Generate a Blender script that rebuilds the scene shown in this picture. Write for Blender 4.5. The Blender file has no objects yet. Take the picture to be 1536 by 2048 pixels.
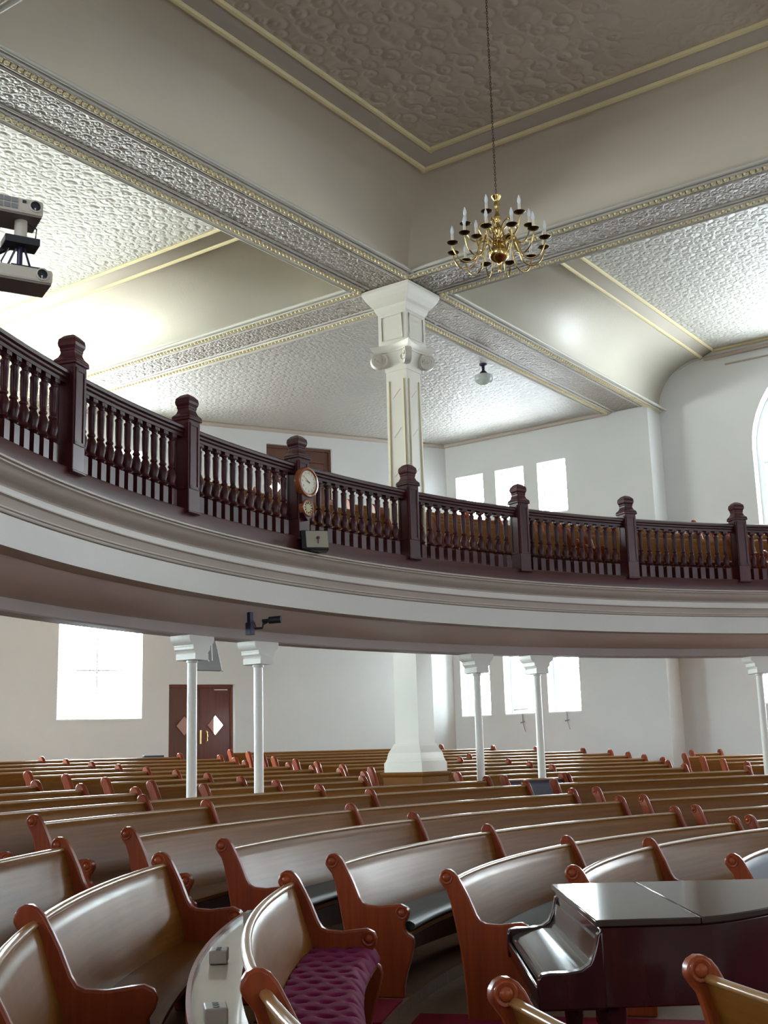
import bpy, bmesh, math, random
from mathutils import Vector, Matrix
random.seed(7)
sc = bpy.context.scene
COL = sc.collection
PI = math.pi
cos, sin, rad = math.cos, math.sin, math.radians

# ------------------------------------------------------------------ frame of the building
EYE = 1.8
YA = 0.620484                                   # heading of the long axis of the church
AX = (sin(YA), cos(YA)); BX = (-cos(YA), sin(YA))
def W(a, b, z): return (a*AX[0]+b*BX[0], a*AX[1]+b*BX[1], z)
O = (9.09, 6.59)                                # centre of the curved gallery and pews
def P(R, th, z): t = rad(th); return (O[0]+R*cos(t), O[1]+R*sin(t), z)

# ------------------------------------------------------------------ mesh builder
class MB:
    def __init__(s): s.v = []; s.f = []; s.uv = []
    def quad(s, ids, uv=None): s.f.append(tuple(ids)); s.uv.append(uv)
    def box(s, c, size, rot=0.0, M=None):
        hx, hy, hz = size[0]/2, size[1]/2, size[2]/2; n = len(s.v)
        R = M or Matrix.Rotation(rot, 3, 'Z')
        for dx in (-hx, hx):
            for dy in (-hy, hy):
                for dz in (-hz, hz):
                    p = R @ Vector((dx, dy, dz)); s.v.append((c[0]+p.x, c[1]+p.y, c[2]+p.z))
        for q in ((0,1,3,2),(4,6,7,5),(0,4,5,1),(2,3,7,6),(0,2,6,4),(1,5,7,3)): s.quad([n+i for i in q])
        return s
    def prism(s, A, B):
        """closed outline A joined to outline B, both capped"""
        n = len(s.v); k = len(A); s.v += [tuple(p) for p in A]+[tuple(p) for p in B]
        s.quad(list(range(n+k-1, n-1, -1))); s.quad(list(range(n+k, n+2*k)))
        for i in range(k): j = (i+1) % k; s.quad([n+i, n+j, n+k+j, n+k+i])
        return s
    def strip(s, rows, closed=False, caps=False):
        """rows: list of cross sections (lists of points)"""
        n = len(s.v); k = len(rows[0])
        for r in rows: s.v += [tuple(p) for p in r]
        su = 0.0
        cum = [0.0]
        for i in range(k): cum.append(cum[-1]+(Vector(rows[0][(i+1) % k])-Vector(rows[0][i])).length)
        for m in range(len(rows)-1):
            d = (Vector(rows[m+1][0])-Vector(rows[m][0])).length
            for i in range(k if closed else k-1):
                j = (i+1) % k
                s.quad([n+m*k+i, n+m*k+j, n+(m+1)*k+j, n+(m+1)*k+i],
                       [(su, cum[i]), (su, cum[i+1]), (su+d, cum[i+1]), (su+d, cum[i])])
            su += d
        if caps and closed:
            s.quad([n+i for i in range(k-1, -1, -1)]); s.quad([n+(len(rows)-1)*k+i for i in range(k)])
        return s
    def sweep(s, prof, t0, t1, closed=True, step=2.0, caps=True):
        """profile [(R,z)] swept about O from angle t0 to t1"""
        n = max(2, int(abs(t1-t0)/step+.999))
        return s.strip([[P(R, t0+(t1-t0)*i/n, z) for R, z in prof] for i in range(n+1)], closed, caps)
    def line(s, prof, p0, p1, nrm, closed=False, caps=False):
        """profile [(out,z)] run straight from p0 to p1, out along nrm"""
        return s.strip([[(q[0]+nrm[0]*o, q[1]+nrm[1]*o, z) for o, z in prof] for q in (p0, p1)], closed, caps)
    def lathe(s, prof, c=(0,0,0), n=16, M=None, close=True):
        rows = []
        for i in range(n+1):
            t = 2*PI*i/n; r_ = []
            for r, z in prof:
                p = Vector((r*cos(t), r*sin(t), z))
                if M: p = M @ p
                r_.append((c[0]+p.x, c[1]+p.y, c[2]+p.z))
            rows.append(r_)
        return s.strip(rows[::-1])
    def tube(s, path, r, n=8, caps=True):
        path = [Vector(p) for p in path]; rows = []
        for i, p in enumerate(path):
            d = (path[min(i+1, len(path)-1)]-path[max(i-1, 0)]).normalized()
            u = d.cross(Vector((0,0,1)))
            if u.length < 1e-3: u = Vector((1,0,0))
            u.normalize(); w = u.cross(d)
            rr = r[i] if isinstance(r, (list, tuple)) else r
            rows.append([tuple(p+u*rr*cos(2*PI*k/n)+w*rr*sin(2*PI*k/n)) for k in range(n)])
        return s.strip(rows, True, caps)
    def egg(s, c, r, n=6, m=4):
        rows = []
        for i in range(n+1):
            t = 2*PI*i/n
            rows.append([(c[0]+r[0]*cos(t)*sin(PI*j/m), c[1]+r[1]*sin(t)*sin(PI*j/m), c[2]+r[2]*cos(PI*j/m)) for j in range(m+1)])
        return s.strip(rows)
    def build(s, name, m, parent=None, smooth=35, bevel=0, loc=None):
        me = bpy.data.meshes.new(name)
        off = Vector((0,0,0))
        if parent is not None: off = world_loc(parent)
        if loc is not None: off = Vector(loc)
        me.from_pydata([(x-off.x, y-off.y, z-off.z) for x, y, z in s.v], [], s.f)
        if any(u for u in s.uv):
            ul = me.uv_layers.new(name='grain'); k = 0
            for f, u in zip(s.f, s.uv):
                for i in range(len(f)):
                    if u: ul.data[k].uv = u[i]
                    k += 1
        bm = bmesh.new(); bm.from_mesh(me)
        bmesh.ops.remove_doubles(bm, verts=bm.verts, dist=1e-5)
        bmesh.ops.recalc_face_normals(bm, faces=bm.faces)
        bm.to_mesh(me); bm.free()
        if smooth:
            for p in me.polygons: p.use_smooth = True
            me.set_sharp_from_angle(angle=rad(smooth))
        me.materials.append(m)
        o = bpy.data.objects.new(name, me); COL.objects.link(o)
        if parent is not None: o.parent = parent
        elif loc is not None: o.location = loc
        if parent is not None and loc is not None: o.location = Vector(loc)-world_loc(parent)
        if bevel:
            b = o.modifiers.new('bevel', 'BEVEL'); b.width = bevel; b.segments = 2; b.limit_method = 'ANGLE'; b.angle_limit = rad(40)
        return o
def world_loc(o):
    v = Vector(o.location)
    while o.parent is not None: o = o.parent; v += Vector(o.location)
    return v
def tag(o, label=None, cat=None, group=None, kind=None):
    if label: o['label'] = label
    if cat: o['category'] = cat
    if group: o['group'] = group
    if kind: o['kind'] = kind
    return o
def thing(name, loc, label, cat, group=None):
    o = bpy.data.objects.new(name, None); o.empty_display_size = .1; COL.objects.link(o); o.location = loc
    return tag(o, label, cat, group)
def struct(o): o['kind'] = 'structure'; return o
def sempty(name, loc):
    o = bpy.data.objects.new(name, None); COL.objects.link(o); o.location = loc; return struct(o)
def copy_tree(o, parent=None):
    c = o.copy(); COL.objects.link(c)
    if parent is not None: c.parent = parent
    for ch in list(o.children): copy_tree(ch, c)
    return c

# ------------------------------------------------------------------ materials
def mat(name, col, rough=.5, metal=0, coat=0, spec=.5, trans=0, emit=None, est=0):
    m = bpy.data.materials.new(name); m.use_nodes = True; b = m.node_tree.nodes['Principled BSDF']
    b.inputs['Base Color'].default_value = (*col, 1); b.inputs['Roughness'].default_value = rough
    b.inputs['Metallic'].default_value = metal; b.inputs['Coat Weight'].default_value = coat
    b.inputs['Coat Roughness'].default_value = .12
    b.inputs['Specular IOR Level'].default_value = spec; b.inputs['Transmission Weight'].default_value = trans
    if emit: b.inputs['Emission Color'].default_value = (*emit, 1); b.inputs['Emission Strength'].default_value = est
    return m
def N(m, t, **k):
    n = m.node_tree.nodes.new(t)
    for a, v in k.items(): setattr(n, a, v)
    return n
def L(m, a, b): m.node_tree.links.new(a, b)
def wood(name, c1, c2, rough=.32, coat=.35, uv=False, sx=1.2, sy=26., spec=.5):
    m = mat(name, c1, rough, coat=coat, spec=spec); b = m.node_tree.nodes['Principled BSDF']
    tc = N(m, 'ShaderNodeTexCoord'); mp = N(m, 'ShaderNodeMapping')
    mp.inputs['Scale'].default_value = (sx, sy, 1) if uv else (sy, sy, sx)
    L(m, tc.outputs['UV' if uv else 'Object'], mp.inputs[0])
    n1 = N(m, 'ShaderNodeTexNoise'); n1.inputs['Scale'].default_value = 1.; n1.inputs['Detail'].default_value = 6
    L(m, mp.outputs[0], n1.inputs['Vector'])
    oi = N(m, 'ShaderNodeObjectInfo'); ad = N(m, 'ShaderNodeMath', operation='MULTIPLY_ADD')
    L(m, oi.outputs['Random'], ad.inputs[0]); ad.inputs[1].default_value = .35; 
    L(m, n1.outputs[0], ad.inputs[2])
    r = N(m, 'ShaderNodeValToRGB'); r.color_ramp.elements[0].position = .35; r.color_ramp.elements[1].position = .95
    r.color_ramp.elements[0].color = (*c1, 1); r.color_ramp.elements[1].color = (*c2, 1)
    L(m, ad.outputs[0], r.inputs[0]); L(m, r.outputs[0], b.inputs['Base Color'])
    n2 = N(m, 'ShaderNodeTexNoise'); n2.inputs['Scale'].default_value = 3.5; L(m, tc.outputs['Object'], n2.inputs['Vector'])
    mr = N(m, 'ShaderNodeMapRange'); mr.inputs[1].default_value = .3; mr.inputs[2].default_value = .7
    mr.inputs[3].default_value = rough*.94; mr.inputs[4].default_value = rough*1.08
    L(m, n2.outputs[0], mr.inputs[0]); L(m, mr.outputs[0], b.inputs['Roughness'])
    return m
def plaster(name, col, rough=.75, var=.05):
    m = mat(name, col, rough, spec=.3); b = m.node_tree.nodes['Principled BSDF']
    tc = N(m, 'ShaderNodeTexCoord'); n1 = N(m, 'ShaderNodeTexNoise'); n1.inputs['Scale'].default_value = .7; n1.inputs['Detail'].default_value = 5
    L(m, tc.outputs['Object'], n1.inputs['Vector'])
    r = N(m, 'ShaderNodeValToRGB'); r.color_ramp.elements[0].position = .3; r.color_ramp.elements[1].position = .7
    r.color_ramp.elements[0].color = (*[c*(1-var) for c in col], 1); r.color_ramp.elements[1].color = (*[min(1, c*(1+var*.6)) for c in col], 1)
    L(m, n1.outputs[0], r.inputs[0]); L(m, r.outputs[0], b.inputs['Base Color'])
    n2 = N(m, 'ShaderNodeTexNoise'); n2.inputs['Scale'].default_value = 60; L(m, tc.outputs['Object'], n2.inputs['Vector'])
    bp = N(m, 'ShaderNodeBump'); bp.inputs['Strength'].default_value = .08; bp.inputs['Distance'].default_value = .01
    L(m, n2.outputs[0], bp.inputs['Height']); L(m, bp.outputs[0], b.inputs['Normal'])
    return m
def tin(name, col, tile=.4, strength=.9, rough=.42, fine=False, dist=.03):
    """pressed metal ceiling: scrolls and rings repeated on square tiles"""
    m = mat(name, col, rough, spec=.55); b = m.node_tree.nodes['Principled BSDF']
    tc = N(m, 'ShaderNodeTexCoord'); mp = N(m, 'ShaderNodeMapping'); mp.vector_type = 'TEXTURE'
    mp.inputs['Rotation'].default_value = (0, 0, PI/2-YA); L(m, tc.outputs['Object'], mp.inputs[0])
    def vm(op, a, v=None, v2=None):
        n = N(m, 'ShaderNodeVectorMath', operation=op); L(m, a, n.inputs[0])
        if v is not None:
            if hasattr(v, 'is_linked') or hasattr(v, 'links'): L(m, v, n.inputs[1])
            else: n.inputs[1].default_value = v
        return n
    def ma(op, a, v=None):
        n = N(m, 'ShaderNodeMath', operation=op)
        for i, q in enumerate((a, v)):
            if q is None: continue
            if isinstance(q, (int, float)): n.inputs[i].default_value = q
            else: L(m, q, n.inputs[i])
        return n.outputs[0]
    if fine:
        w = N(m, 'ShaderNodeTexChecker'); w.inputs['Scale'].default_value = 22; L(m, mp.outputs[0], w.inputs['Vector'])
        ns = N(m, 'ShaderNodeTexNoise'); ns.inputs['Scale'].default_value = 30; L(m, mp.outputs[0], ns.inputs['Vector'])
        h = ma('ADD', w.outputs['Fac'], ns.outputs[0])
    else:
        ns = N(m, 'ShaderNodeTexNoise'); ns.inputs['Scale'].default_value = 2.2; ns.inputs['Detail'].default_value = 1; L(m, mp.outputs[0], ns.inputs['Vector'])
        hs = []
        for (off, T, rings, x0) in (((0,0,0), tile, 15., .30), ((.5,.5,0), tile, 24., .17), ((.5,0,0), tile, 30., .12), ((0,.22,0), tile*.5, 18., .26)):
            s1 = vm('SCALE', mp.outputs[0]); s1.inputs['Scale'].default_value = 1/T
            s2 = vm('ADD', s1.outputs[0], off)
            fr = vm('FRACTION', s2.outputs[0]); ce = vm('SUBTRACT', fr.outputs[0], (.5,.5,.5))
            fl = vm('MULTIPLY', ce.outputs[0], (1,1,0)); ln = N(m, 'ShaderNodeVectorMath', operation='LENGTH'); L(m, fl.outputs[0], ln.inputs[0])
            d = ln.outputs['Value']
            mask = N(m, 'ShaderNodeMapRange', interpolation_type='SMOOTHSTEP'); L(m, d, mask.inputs[0])
            mask.inputs[1].default_value = x0; mask.inputs[2].default_value = x0+.09; mask.inputs[3].default_value = 1; mask.inputs[4].default_value = 0
            hs.append(ma('MULTIPLY', ma('SINE', ma('MULTIPLY', d, rings)), mask.outputs[0]))
        v = N(m, 'ShaderNodeTexVoronoi', feature='DISTANCE_TO_EDGE'); v.inputs['Scale'].default_value = 1.3/tile; L(m, mp.outputs[0], v.inputs['Vector'])
        sv = N(m, 'ShaderNodeMapRange', interpolation_type='SMOOTHSTEP'); L(m, v.outputs['Distance'], sv.inputs[0]); sv.inputs[1].default_value = .02; sv.inputs[2].default_value = .16
        sv.inputs[3].default_value = .8; sv.inputs[4].default_value = 0
        h = ma('ADD', ma('ADD', ma('ADD', hs[0], hs[1]), ma('ADD', hs[2], ma('MULTIPLY', hs[3], .5))), sv.outputs[0])
    bp = N(m, 'ShaderNodeBump'); bp.inputs['Strength'].default_value = strength; bp.inputs['Distance'].default_value = dist
    L(m, h, bp.inputs['Height']); L(m, bp.outputs[0], b.inputs['Normal'])
    n1 = N(m, 'ShaderNodeTexNoise'); n1.inputs['Scale'].default_value = .5; n1.inputs['Detail'].default_value = 4; L(m, tc.outputs['Object'], n1.inputs['Vector'])
    r = N(m, 'ShaderNodeValToRGB'); r.color_ramp.elements[0].position = .3; r.color_ramp.elements[1].position = .7
    r.color_ramp.elements[0].color = (*[c*.9 for c in col], 1); r.color_ramp.elements[1].color = (*col, 1)
    L(m, n1.outputs[0], r.inputs[0]); L(m, r.outputs[0], b.inputs['Base Color'])
    return m

M_wall = plaster('white_wall_paint', (.655, .66, .645))
M_tin = tin('pressed_tin', (.57, .56, .50), tile=.36, strength=.32, rough=.5)
M_tinc = tin('pressed_tin_centre', (.61, .535, .435), tile=.66, strength=.3, rough=.5)
M_tinf = tin('fine_pressed_tin', (.66, .62, .52), fine=True, strength=.25, dist=.006)
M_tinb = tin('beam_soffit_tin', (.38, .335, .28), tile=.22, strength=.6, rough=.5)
M_tinlow = tin('low_bay_tin', (.50, .48, .44), tile=.34, strength=.35, rough=.5, dist=.02)
M_mould = plaster('cream_moulding_paint', (.72, .62, .36), .5)
M_gray = plaster('grey_moulding_paint', (.55, .53, .47), .5)
M_pillar = plaster('pillar_paint', (.74, .71, .62), .4)
M_post = plaster('iron_column_paint', (.78, .76, .69), .35)
M_fascia = plaster('fascia_white', (.61, .575, .53), .45)
M_fasciab = plaster('fascia_buff', (.46, .39, .33), .45)
M_soffit = plaster('gallery_soffit_paint', (.84, .715, .65), .5)
M_edge = plaster('gallery_edge_paint', (.44, .37, .34), .5)
M_frame = mat('window_frame_white', (.75, .78, .78), .4)
M_pane = mat('daylit_frosted_glass', (.8, .8, .8), .5, emit=(.83, .94, 1.0), est=11)
M_panefill = mat('fill_window_glass', (.8, .8, .8), .5, emit=(.80, .88, 1.0), est=5)  # weak glow for the added, unseen windows on the camera side
M_paneleft = mat('sunlit_arm_glass', (.8, .8, .8), .5, emit=(.90, 1.0, .96), est=29)
M_paneup = mat('bright_upper_glass', (.8, .8, .8), .5, emit=(.84, .94, 1.0), est=32)
M_panelow = mat('daylit_lower_glass', (.8, .8, .8), .5, emit=(.78, .94, 1.0), est=57)
M_seatwood = wood('pew_oak', (.105, .036, .005), (.19, .073, .012), .32, .0, spec=.075, uv=True, sx=1.0, sy=30)
M_end = wood('pew_end_cherry', (.15, .024, .008), (.25, .050, .014), .3, .0, spec=.2)
M_rail = wood('pew_top_rail', (.24, .115, .03), (.30, .15, .045), .3, .4, uv=True, sx=.3, sy=20)
M_navy = mat('navy_back', (.012, .013, .04), .45, spec=.6)  # navy tone; on the column pew it is shade put into the colour
M_cush = mat('dark_green_cushion', (.012, .028, .026), .42, spec=.6)
M_purple = mat('tufted_purple_velvet', (.14, .005, .045), .85, spec=.08)
M_purple.node_tree.nodes['Principled BSDF'].inputs['Sheen Weight'].default_value = .02
M_rack = wood('book_rack_varnish', (.76, .71, .56), (.82, .77, .62), .2, 1.0, uv=True, sx=1, sy=6)  # cream base carries the ledge's glossy reflection as colour
M_block = mat('cup_holder_wood', (.30, .25, .21), .5)
M_floorw = wood('dark_floor_boards', (.11, .06, .03), (.17, .095, .048), .5, .0, spec=.2)
M_carpet = mat('deep_red_carpet', (.15, .006, .018), .95, spec=.1)
M_gwood = wood('gallery_mahogany', (.034, .008, .010), (.075, .014, .016), .32, .04, spec=.22)
M_gwooduv = wood('gallery_mahogany_long', (.028, .009, .007), (.075, .014, .016), .32, .04, spec=.25, uv=True, sx=1, sy=16)
M_door = wood('door_cherry', (.12, .024, .010), (.19, .042, .017), .4, .2)
M_doord = wood('door_walnut', (.085, .024, .009), (.13, .040, .014), .4, .2)
M_brass = mat('polished_brass', (.62, .44, .17), .16, 1)
M_brassd = mat('dark_bronze_pan', (.10, .06, .025), .3, 1)
M_candle = mat('candle_sleeve', (.80, .74, .58), .5)
M_bulb = mat('bulb_glass', (.85, .9, .95), .08, spec=.6)
M_black = mat('black_plastic', (.015, .015, .018), .4)
M_navyp = mat('dark_blue_metal', (.02, .02, .05), .35, .3)
M_beige = mat('projector_beige', (.55, .49, .40), .45)
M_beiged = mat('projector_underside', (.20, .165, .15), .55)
M_lens = mat('lens_glass', (.004, .005, .008), .08, spec=.8)
M_piano = wood('piano_mahogany', (.020, .005, .006), (.036, .008, .009), .12, .35, spec=.4)
M_lid = mat('piano_lid_polish', (.045, .030, .024), .1, coat=0, spec=.12)
M_grille = mat('speaker_grille', (.40, .37, .28), .7)
M_grey = mat('grey_speaker_case', (.22, .22, .22), .5)
M_white = mat('white_cable', (.7, .7, .7), .5)
M_emblem = mat('dark_red_emblem', (.12, .03, .06), .5)
M_dial = mat('clock_dial_cream', (.70, .66, .52), .5)
M_dial2 = mat('pendulum_dial_olive', (.42, .38, .16), .4)
M_clockw = wood('clock_case_wood', (.20, .045, .012), (.36, .10, .03), .28, .5)
M_ink = mat('dial_ink', (.02, .02, .02), .5)
M_shade = mat('schoolhouse_glass', (.75, .80, .74), .12, trans=.55, spec=.6)
M_dglass = mat('door_glass_pink', (.46, .25, .20), .3)
M_dlit = mat('door_glass_daylit', (.9, .9, .9), .3, emit=(1, .98, .9), est=6)

# ------------------------------------------------------------------ walls
ZB = 8.96            # beam soffit / low bay ceiling
ZC = 9.95            # top of the coves
ZI = 10.05           # high ceilings inside the double moulding
A0, A1 = 14.03, 14.90; B0, B1 = 9.45, 10.35      # beams at the pillar
CA, CB = 10.03, 5.57                              # centre of the crossing
A0m, A1m = 2*CA-A0, 2*CA-A1; B0m, B1m = 2*CB-B0, 2*CB-B1
W2A, ARM = 22.98, 23.65
def add_wall(mb, p0, p1, z0, z1, holes, th, out):
    d = Vector((p1[0]-p0[0], p1[1]-p0[1])); Ln = d.length; d /= Ln
    ss = sorted({0, Ln, *[h[0] for h in holes], *[h[1] for h in holes]}); zs = sorted({z0, z1, *[h[2] for h in holes], *[h[3] for h in holes]})
    def pt(s, z, o): return (p0[0]+d.x*s+out[0]*o, p0[1]+d.y*s+out[1]*o, z)
    inh = lambda s, z: any(h[0] < s < h[1] and h[2] < z < h[3] for h in holes)
    for i in range(len(ss)-1):
        for j in range(len(zs)-1):
            sm, zm = (ss[i]+ss[i+1])/2, (zs[j]+zs[j+1])/2
            if inh(sm, zm): continue
            n = len(mb.v)
            for o in (0, th):
                for (s_, z_) in ((ss[i], zs[j]), (ss[i+1], zs[j]), (ss[i+1], zs[j+1]), (ss[i], zs[j+1])): mb.v.append(pt(s_, z_, o))
            mb.quad([n, n+1, n+2, n+3]); mb.quad([n+4, n+7, n+6, n+5])
            for (e0, e1, ds, dz) in ((0, 1, 0, -1), (1, 2, 1, 0), (2, 3, 0, 1), (3, 0, -1, 0)):
                k = (i+ds, j+dz)
                if 0 <= k[0] < len(ss)-1 and 0 <= k[1] < len(zs)-1 and not inh((ss[k[0]]+ss[k[0]+1])/2, (zs[k[1]]+zs[k[1]+1])/2): continue
                mb.quad([n+e0, n+e1, n+4+e1, n+4+e0])
    return pt
wn = [0]
def window(pt, h, depth=.3, mull_h=1, mull_v=1, cord=False, vent=False, fw=.07, glass=None):
    """white sash set back in its reveal with daylit panes and a sill"""
    wn[0] += 1; s0, s1, z0, z1 = h
    w = sempty('window_%d' % wn[0], pt((s0+s1)/2, z0, depth))
    f = MB()
    def bar(a0, a1, c0, c1, o0, o1):
        f.prism([pt(a0, c0, o0), pt(a1, c0, o0), pt(a1, c1, o0), pt(a0, c1, o0)], [pt(a0, c0, o1), pt(a1, c0, o1), pt(a1, c1, o1), pt(a0, c1, o1)])
    bar(s0, s0+fw, z0, z1, depth, depth+.09); bar(s1-fw, s1, z0, z1, depth, depth+.09)
    bar(s0+fw, s1-fw, z0, z0+fw*1.4, depth, depth+.09); bar(s0+fw, s1-fw, z1-fw, z1, depth, depth+.09)
    for k in range(mull_h):
        z = z0+(z1-z0)*(k+1)/(mull_h+1); bar(s0+fw, s1-fw, z-.02, z+.02, depth+.02, depth+.07)
    for k in range(mull_v):
        s = s0+(s1-s0)*(k+1)/(mull_v+1); bar(s-.014, s+.014, z0+fw, z1-fw, depth+.02, depth+.07)
    f.build('frame', M_frame, w)
    g = MB(); o = depth+.06; g.prism([pt(s0+fw*.5, z0+fw*.5, o), pt(s1-fw*.5, z0+fw*.5, o), pt(s1-fw*.5, z1-fw*.5, o), pt(s0+fw*.5, z1-fw*.5, o)],
            [pt(s0+fw*.5, z0+fw*.5, o+.006), pt(s1-fw*.5, z0+fw*.5, o+.006), pt(s1-fw*.5, z1-fw*.5, o+.006), pt(s0+fw*.5, z1-fw*.5, o+.006)])
    g.build('pane', glass or (M_panelow if z0 < 4 else M_pane), w, smooth=0)
    q = MB(); q.prism([pt(s0, z0, -.015), pt(s1, z0, -.015), pt(s1, z0+.03, -.015), pt(s0, z0+.03, -.015)], [pt(s0, z0, depth), pt(s1, z0, depth), pt(s1, z0+.05, depth), pt(s0, z0+.05, depth)])
    q.build('sill', M_frame, w)
    if vent:
        v = MB(); m_ = (s0+s1)/2
        v.prism([pt(m_-.18, z0+.10, .02), pt(m_+.2, z0+.12, .02), pt(m_+.2, z0+.14, .02), pt(m_-.18, z0+.12, .02)], [pt(m_-.1, z0+.17, depth), pt(m_+.26, z0+.19, depth), pt(m_+.26, z0+.21, depth), pt(m_-.1, z0+.19, depth)])
        v.build('vent_flap', M_grey, w)
    if cord:
        c = MB(); m_ = (s0+s1)/2+.05
        c.tube([pt(m_, z0+.02, -.02), pt(m_, z0-.15, -.02)], .006, 6)
        c.tube([pt(m_-.05, z0-.17, -.025), pt(m_+.05, z0-.15, -.025)], .014, 6)
        c.tube([pt(m_, z0-.15, -.03), pt(m_+.03, z0-.25, -.03), pt(m_+.06, z0-.36, -.03)], .006, 6)
        c.build('pull_cord', M_grey, w)
    return w

# slanting back wall W1, running at heading 64 degrees, from the right-hand corner to the left arm
d1 = (sin(rad(64)), cos(rad(64))); n1 = (-cos(rad(64)), sin(rad(64)))
W1P = (-3.90, 24.55)
def w1(s): return (W1P[0]+d1[0]*s, W1P[1]+d1[1]*s)
cor = W(W2A, 14.58, 0); sC = (cor[0]-W1P[0])*d1[0]+(cor[1]-W1P[1])*d1[1]
S0 = -5.3                                           # left end of W1
H1 = [(-2.90, -1.22, 2.60, 4.62), (-2.90, -1.28, 6.55, 8.17), (-.66, .75, .5, 3.31), (1.49, 3.07, 5.2, 8.60)]
mb = MB(); hs = [(a-S0, b-S0, c, d) for a, b, c, d in H1]
ptW1 = add_wall(mb, w1(S0), w1(sC+.2), -.3, 10.3, hs, .5, n1)
struct(mb.build('wall_back', M_wall, smooth=0))
window(ptW1, hs[0], .32, 1, 1); window(ptW1, hs[1], .32, 1, 1, glass=M_paneup)
# right-hand wall of the corner bay
mb = MB(); Z = (2.55, 4.45); ZU = (6.9, 8.11)
bs = [(14.40, 13.64), (13.27, 12.51), (12.19, 11.42)]; bu = [(14.32, 13.58), (13.25, 12.51), (12.16, 11.45)]
p0 = W(W2A, 14.9, 0)[:2]; p1 = W(W2A, B0, 0)[:2]
hl = [(14.9-x, 14.9-y, *Z) for x, y in bs]; hu = [(14.9-x, 14.9-y, *ZU) for x, y in bu]
ptW2 = add_wall(mb, p0, p1, -.3, 10.3, hl+hu, .7, AX)
struct(mb.build('wall_right', M_wall, smooth=0))
for k, h in enumerate(hl): window(ptW2, h, .3, 1, 1, cord=True, vent=(k == 1), fw=.09)
for h in hu: window(ptW2, h, .3, 1, 0, fw=.09, glass=M_paneup)
# end wall of the right arm with its tall arched window
mb = MB(); r_, cb, zs_ = 1.93, CB, 7.78
p0 = W(ARM, B0+.02, 0)[:2]; p1 = W(ARM, 2*CB-B0-.02, 0)[:2]; b_of = lambda b: B0+.02-b
harch = (b_of(cb+r_), b_of(cb-r_), 5.3, zs_+r_)
hlow = [(b_of(cb+2.2), b_of(cb+1.0), 2.55, 4.45), (b_of(cb+.6), b_of(cb-.6), 2.55, 4.45), (b_of(cb-1.0), b_of(cb-2.2), 2.55, 4.45)]
ptA = add_wall(mb, p0, p1, -.3, 10.3, [harch]+hlow, .6, AX)
nseg = 24
for i in range(nseg):
    t0, t1 = PI*i/nseg, PI*(i+1)/nseg
    sa, sb_ = b_of(cb+r_*cos(t0)), b_of(cb+r_*cos(t1)); za, zb_ = zs_+r_*sin(t0), zs_+r_*sin(t1); zt = zs_+r_
    mb.prism([ptA(sa, za, 0), ptA(sb_, zb_, 0), ptA(sb_, zt+.001, 0), ptA(sa, zt+.001, 0)], [ptA(sa, za, .6), ptA(sb_, zb_, .6), ptA(sb_, zt+.001, .6), ptA(sa, zt+.001, .6)])
struct(mb.build('wall_arm', M_wall, smooth=0))
wn[0] += 1; aw = sempty('window_%d' % wn[0], ptA(b_of(cb), 5.3, .3))
def archring(r0, r1, o0, o1):
    f = MB(); path = [(-1, 5.3)]+[(-cos(PI*i/32), zs_) for i in range(33)]+[(1, 5.3)]
    rows = []
    for k in range(35):
        if k == 0 or k == 34: pts = [((-1 if k == 0 else 1), 0, 5.3)]
        rows_pt = []
        for (rr, o) in ((r0, o0), (r1, o0), (r1, o1), (r0, o1)):
            if k == 0: s_, z_ = cb+rr, 5.3
            elif k == 34: s_, z_ = cb-rr, 5.3
            else: t = PI*(k-1)/32; s_, z_ = cb+rr*cos(t), zs_+rr*sin(t)
            rows_pt.append(ptA(b_of(s_), z_, o))
        rows.append(rows_pt)
    return f.strip(rows, True, True)
f = archring(r_-.12, r_, .28, .40)
for dx in (-.65, .65): f.box(W(ARM+.34, cb+dx, 7.2), (.08, .05, 3.8), PI/2-YA)
for zz in (6.4, 7.5): f.box(W(ARM+.34, cb, zz), (.08, 3.7, .05), PI/2-YA)
f.build('frame', M_frame, aw)
g = MB(); pl = [(cb+(r_-.05), 5.3)]+[(cb+(r_-.05)*cos(PI*i/32), zs_+(r_-.05)*sin(PI*i/32)) for i in range(33)]+[(cb-(r_-.05), 5.3)]
g.prism([ptA(b_of(b), z, .37) for b, z in pl], [ptA(b_of(b), z, .38) for b, z in pl]); g.build('pane', M_pane, aw, smooth=0)
for h in hlow: window(ptA, h, .3, 1, 1, glass=M_paneup)
# return between corner bay wall and arm wall: the corner strip
mb = MB(); mb.box(W((W2A+.71+ARM+.6)/2, B0+.31, 5), (ARM-W2A-.11, .58, 10.6), PI/2-YA); struct(mb.build('wall_return', M_wall, smooth=0))
# the rest of the shell, mirrored or plain, which closes the room around the camera
mb = MB()
nb = S0
pL = w1(S0); aL = pL[0]*AX[0]+pL[1]*AX[1]; bL = pL[0]*BX[0]+pL[1]*BX[1]
aR = 2*CA-aL
harm = (abs(aL-CA)-3.2, abs(aL-CA)+3.2, 5.4, 8.0); hlw = (abs(aL-CA)-1.6, abs(aL-CA)+1.6, 2.6, 4.6)
ptN = add_wall(mb, W(aL, bL, 0)[:2], W(aR, bL, 0)[:2], -.3, 10.3, [harm, hlw], .5, BX)
struct(mb.build('wall_left', M_wall, smooth=0)); window(ptN, harm, .3, 2, 3, glass=M_paneleft); window(ptN, hlw, .3, 1, 2)  # lower window is unseen, added to light the walls under the gallery
mb = MB(); q0 = W(aR, bL, 0)[:2]; q1 = W(2*CA-W2A, 14.58, 0)[:2]
dd = Vector((q1[0]-q0[0], q1[1]-q0[1])).normalized(); 
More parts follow.
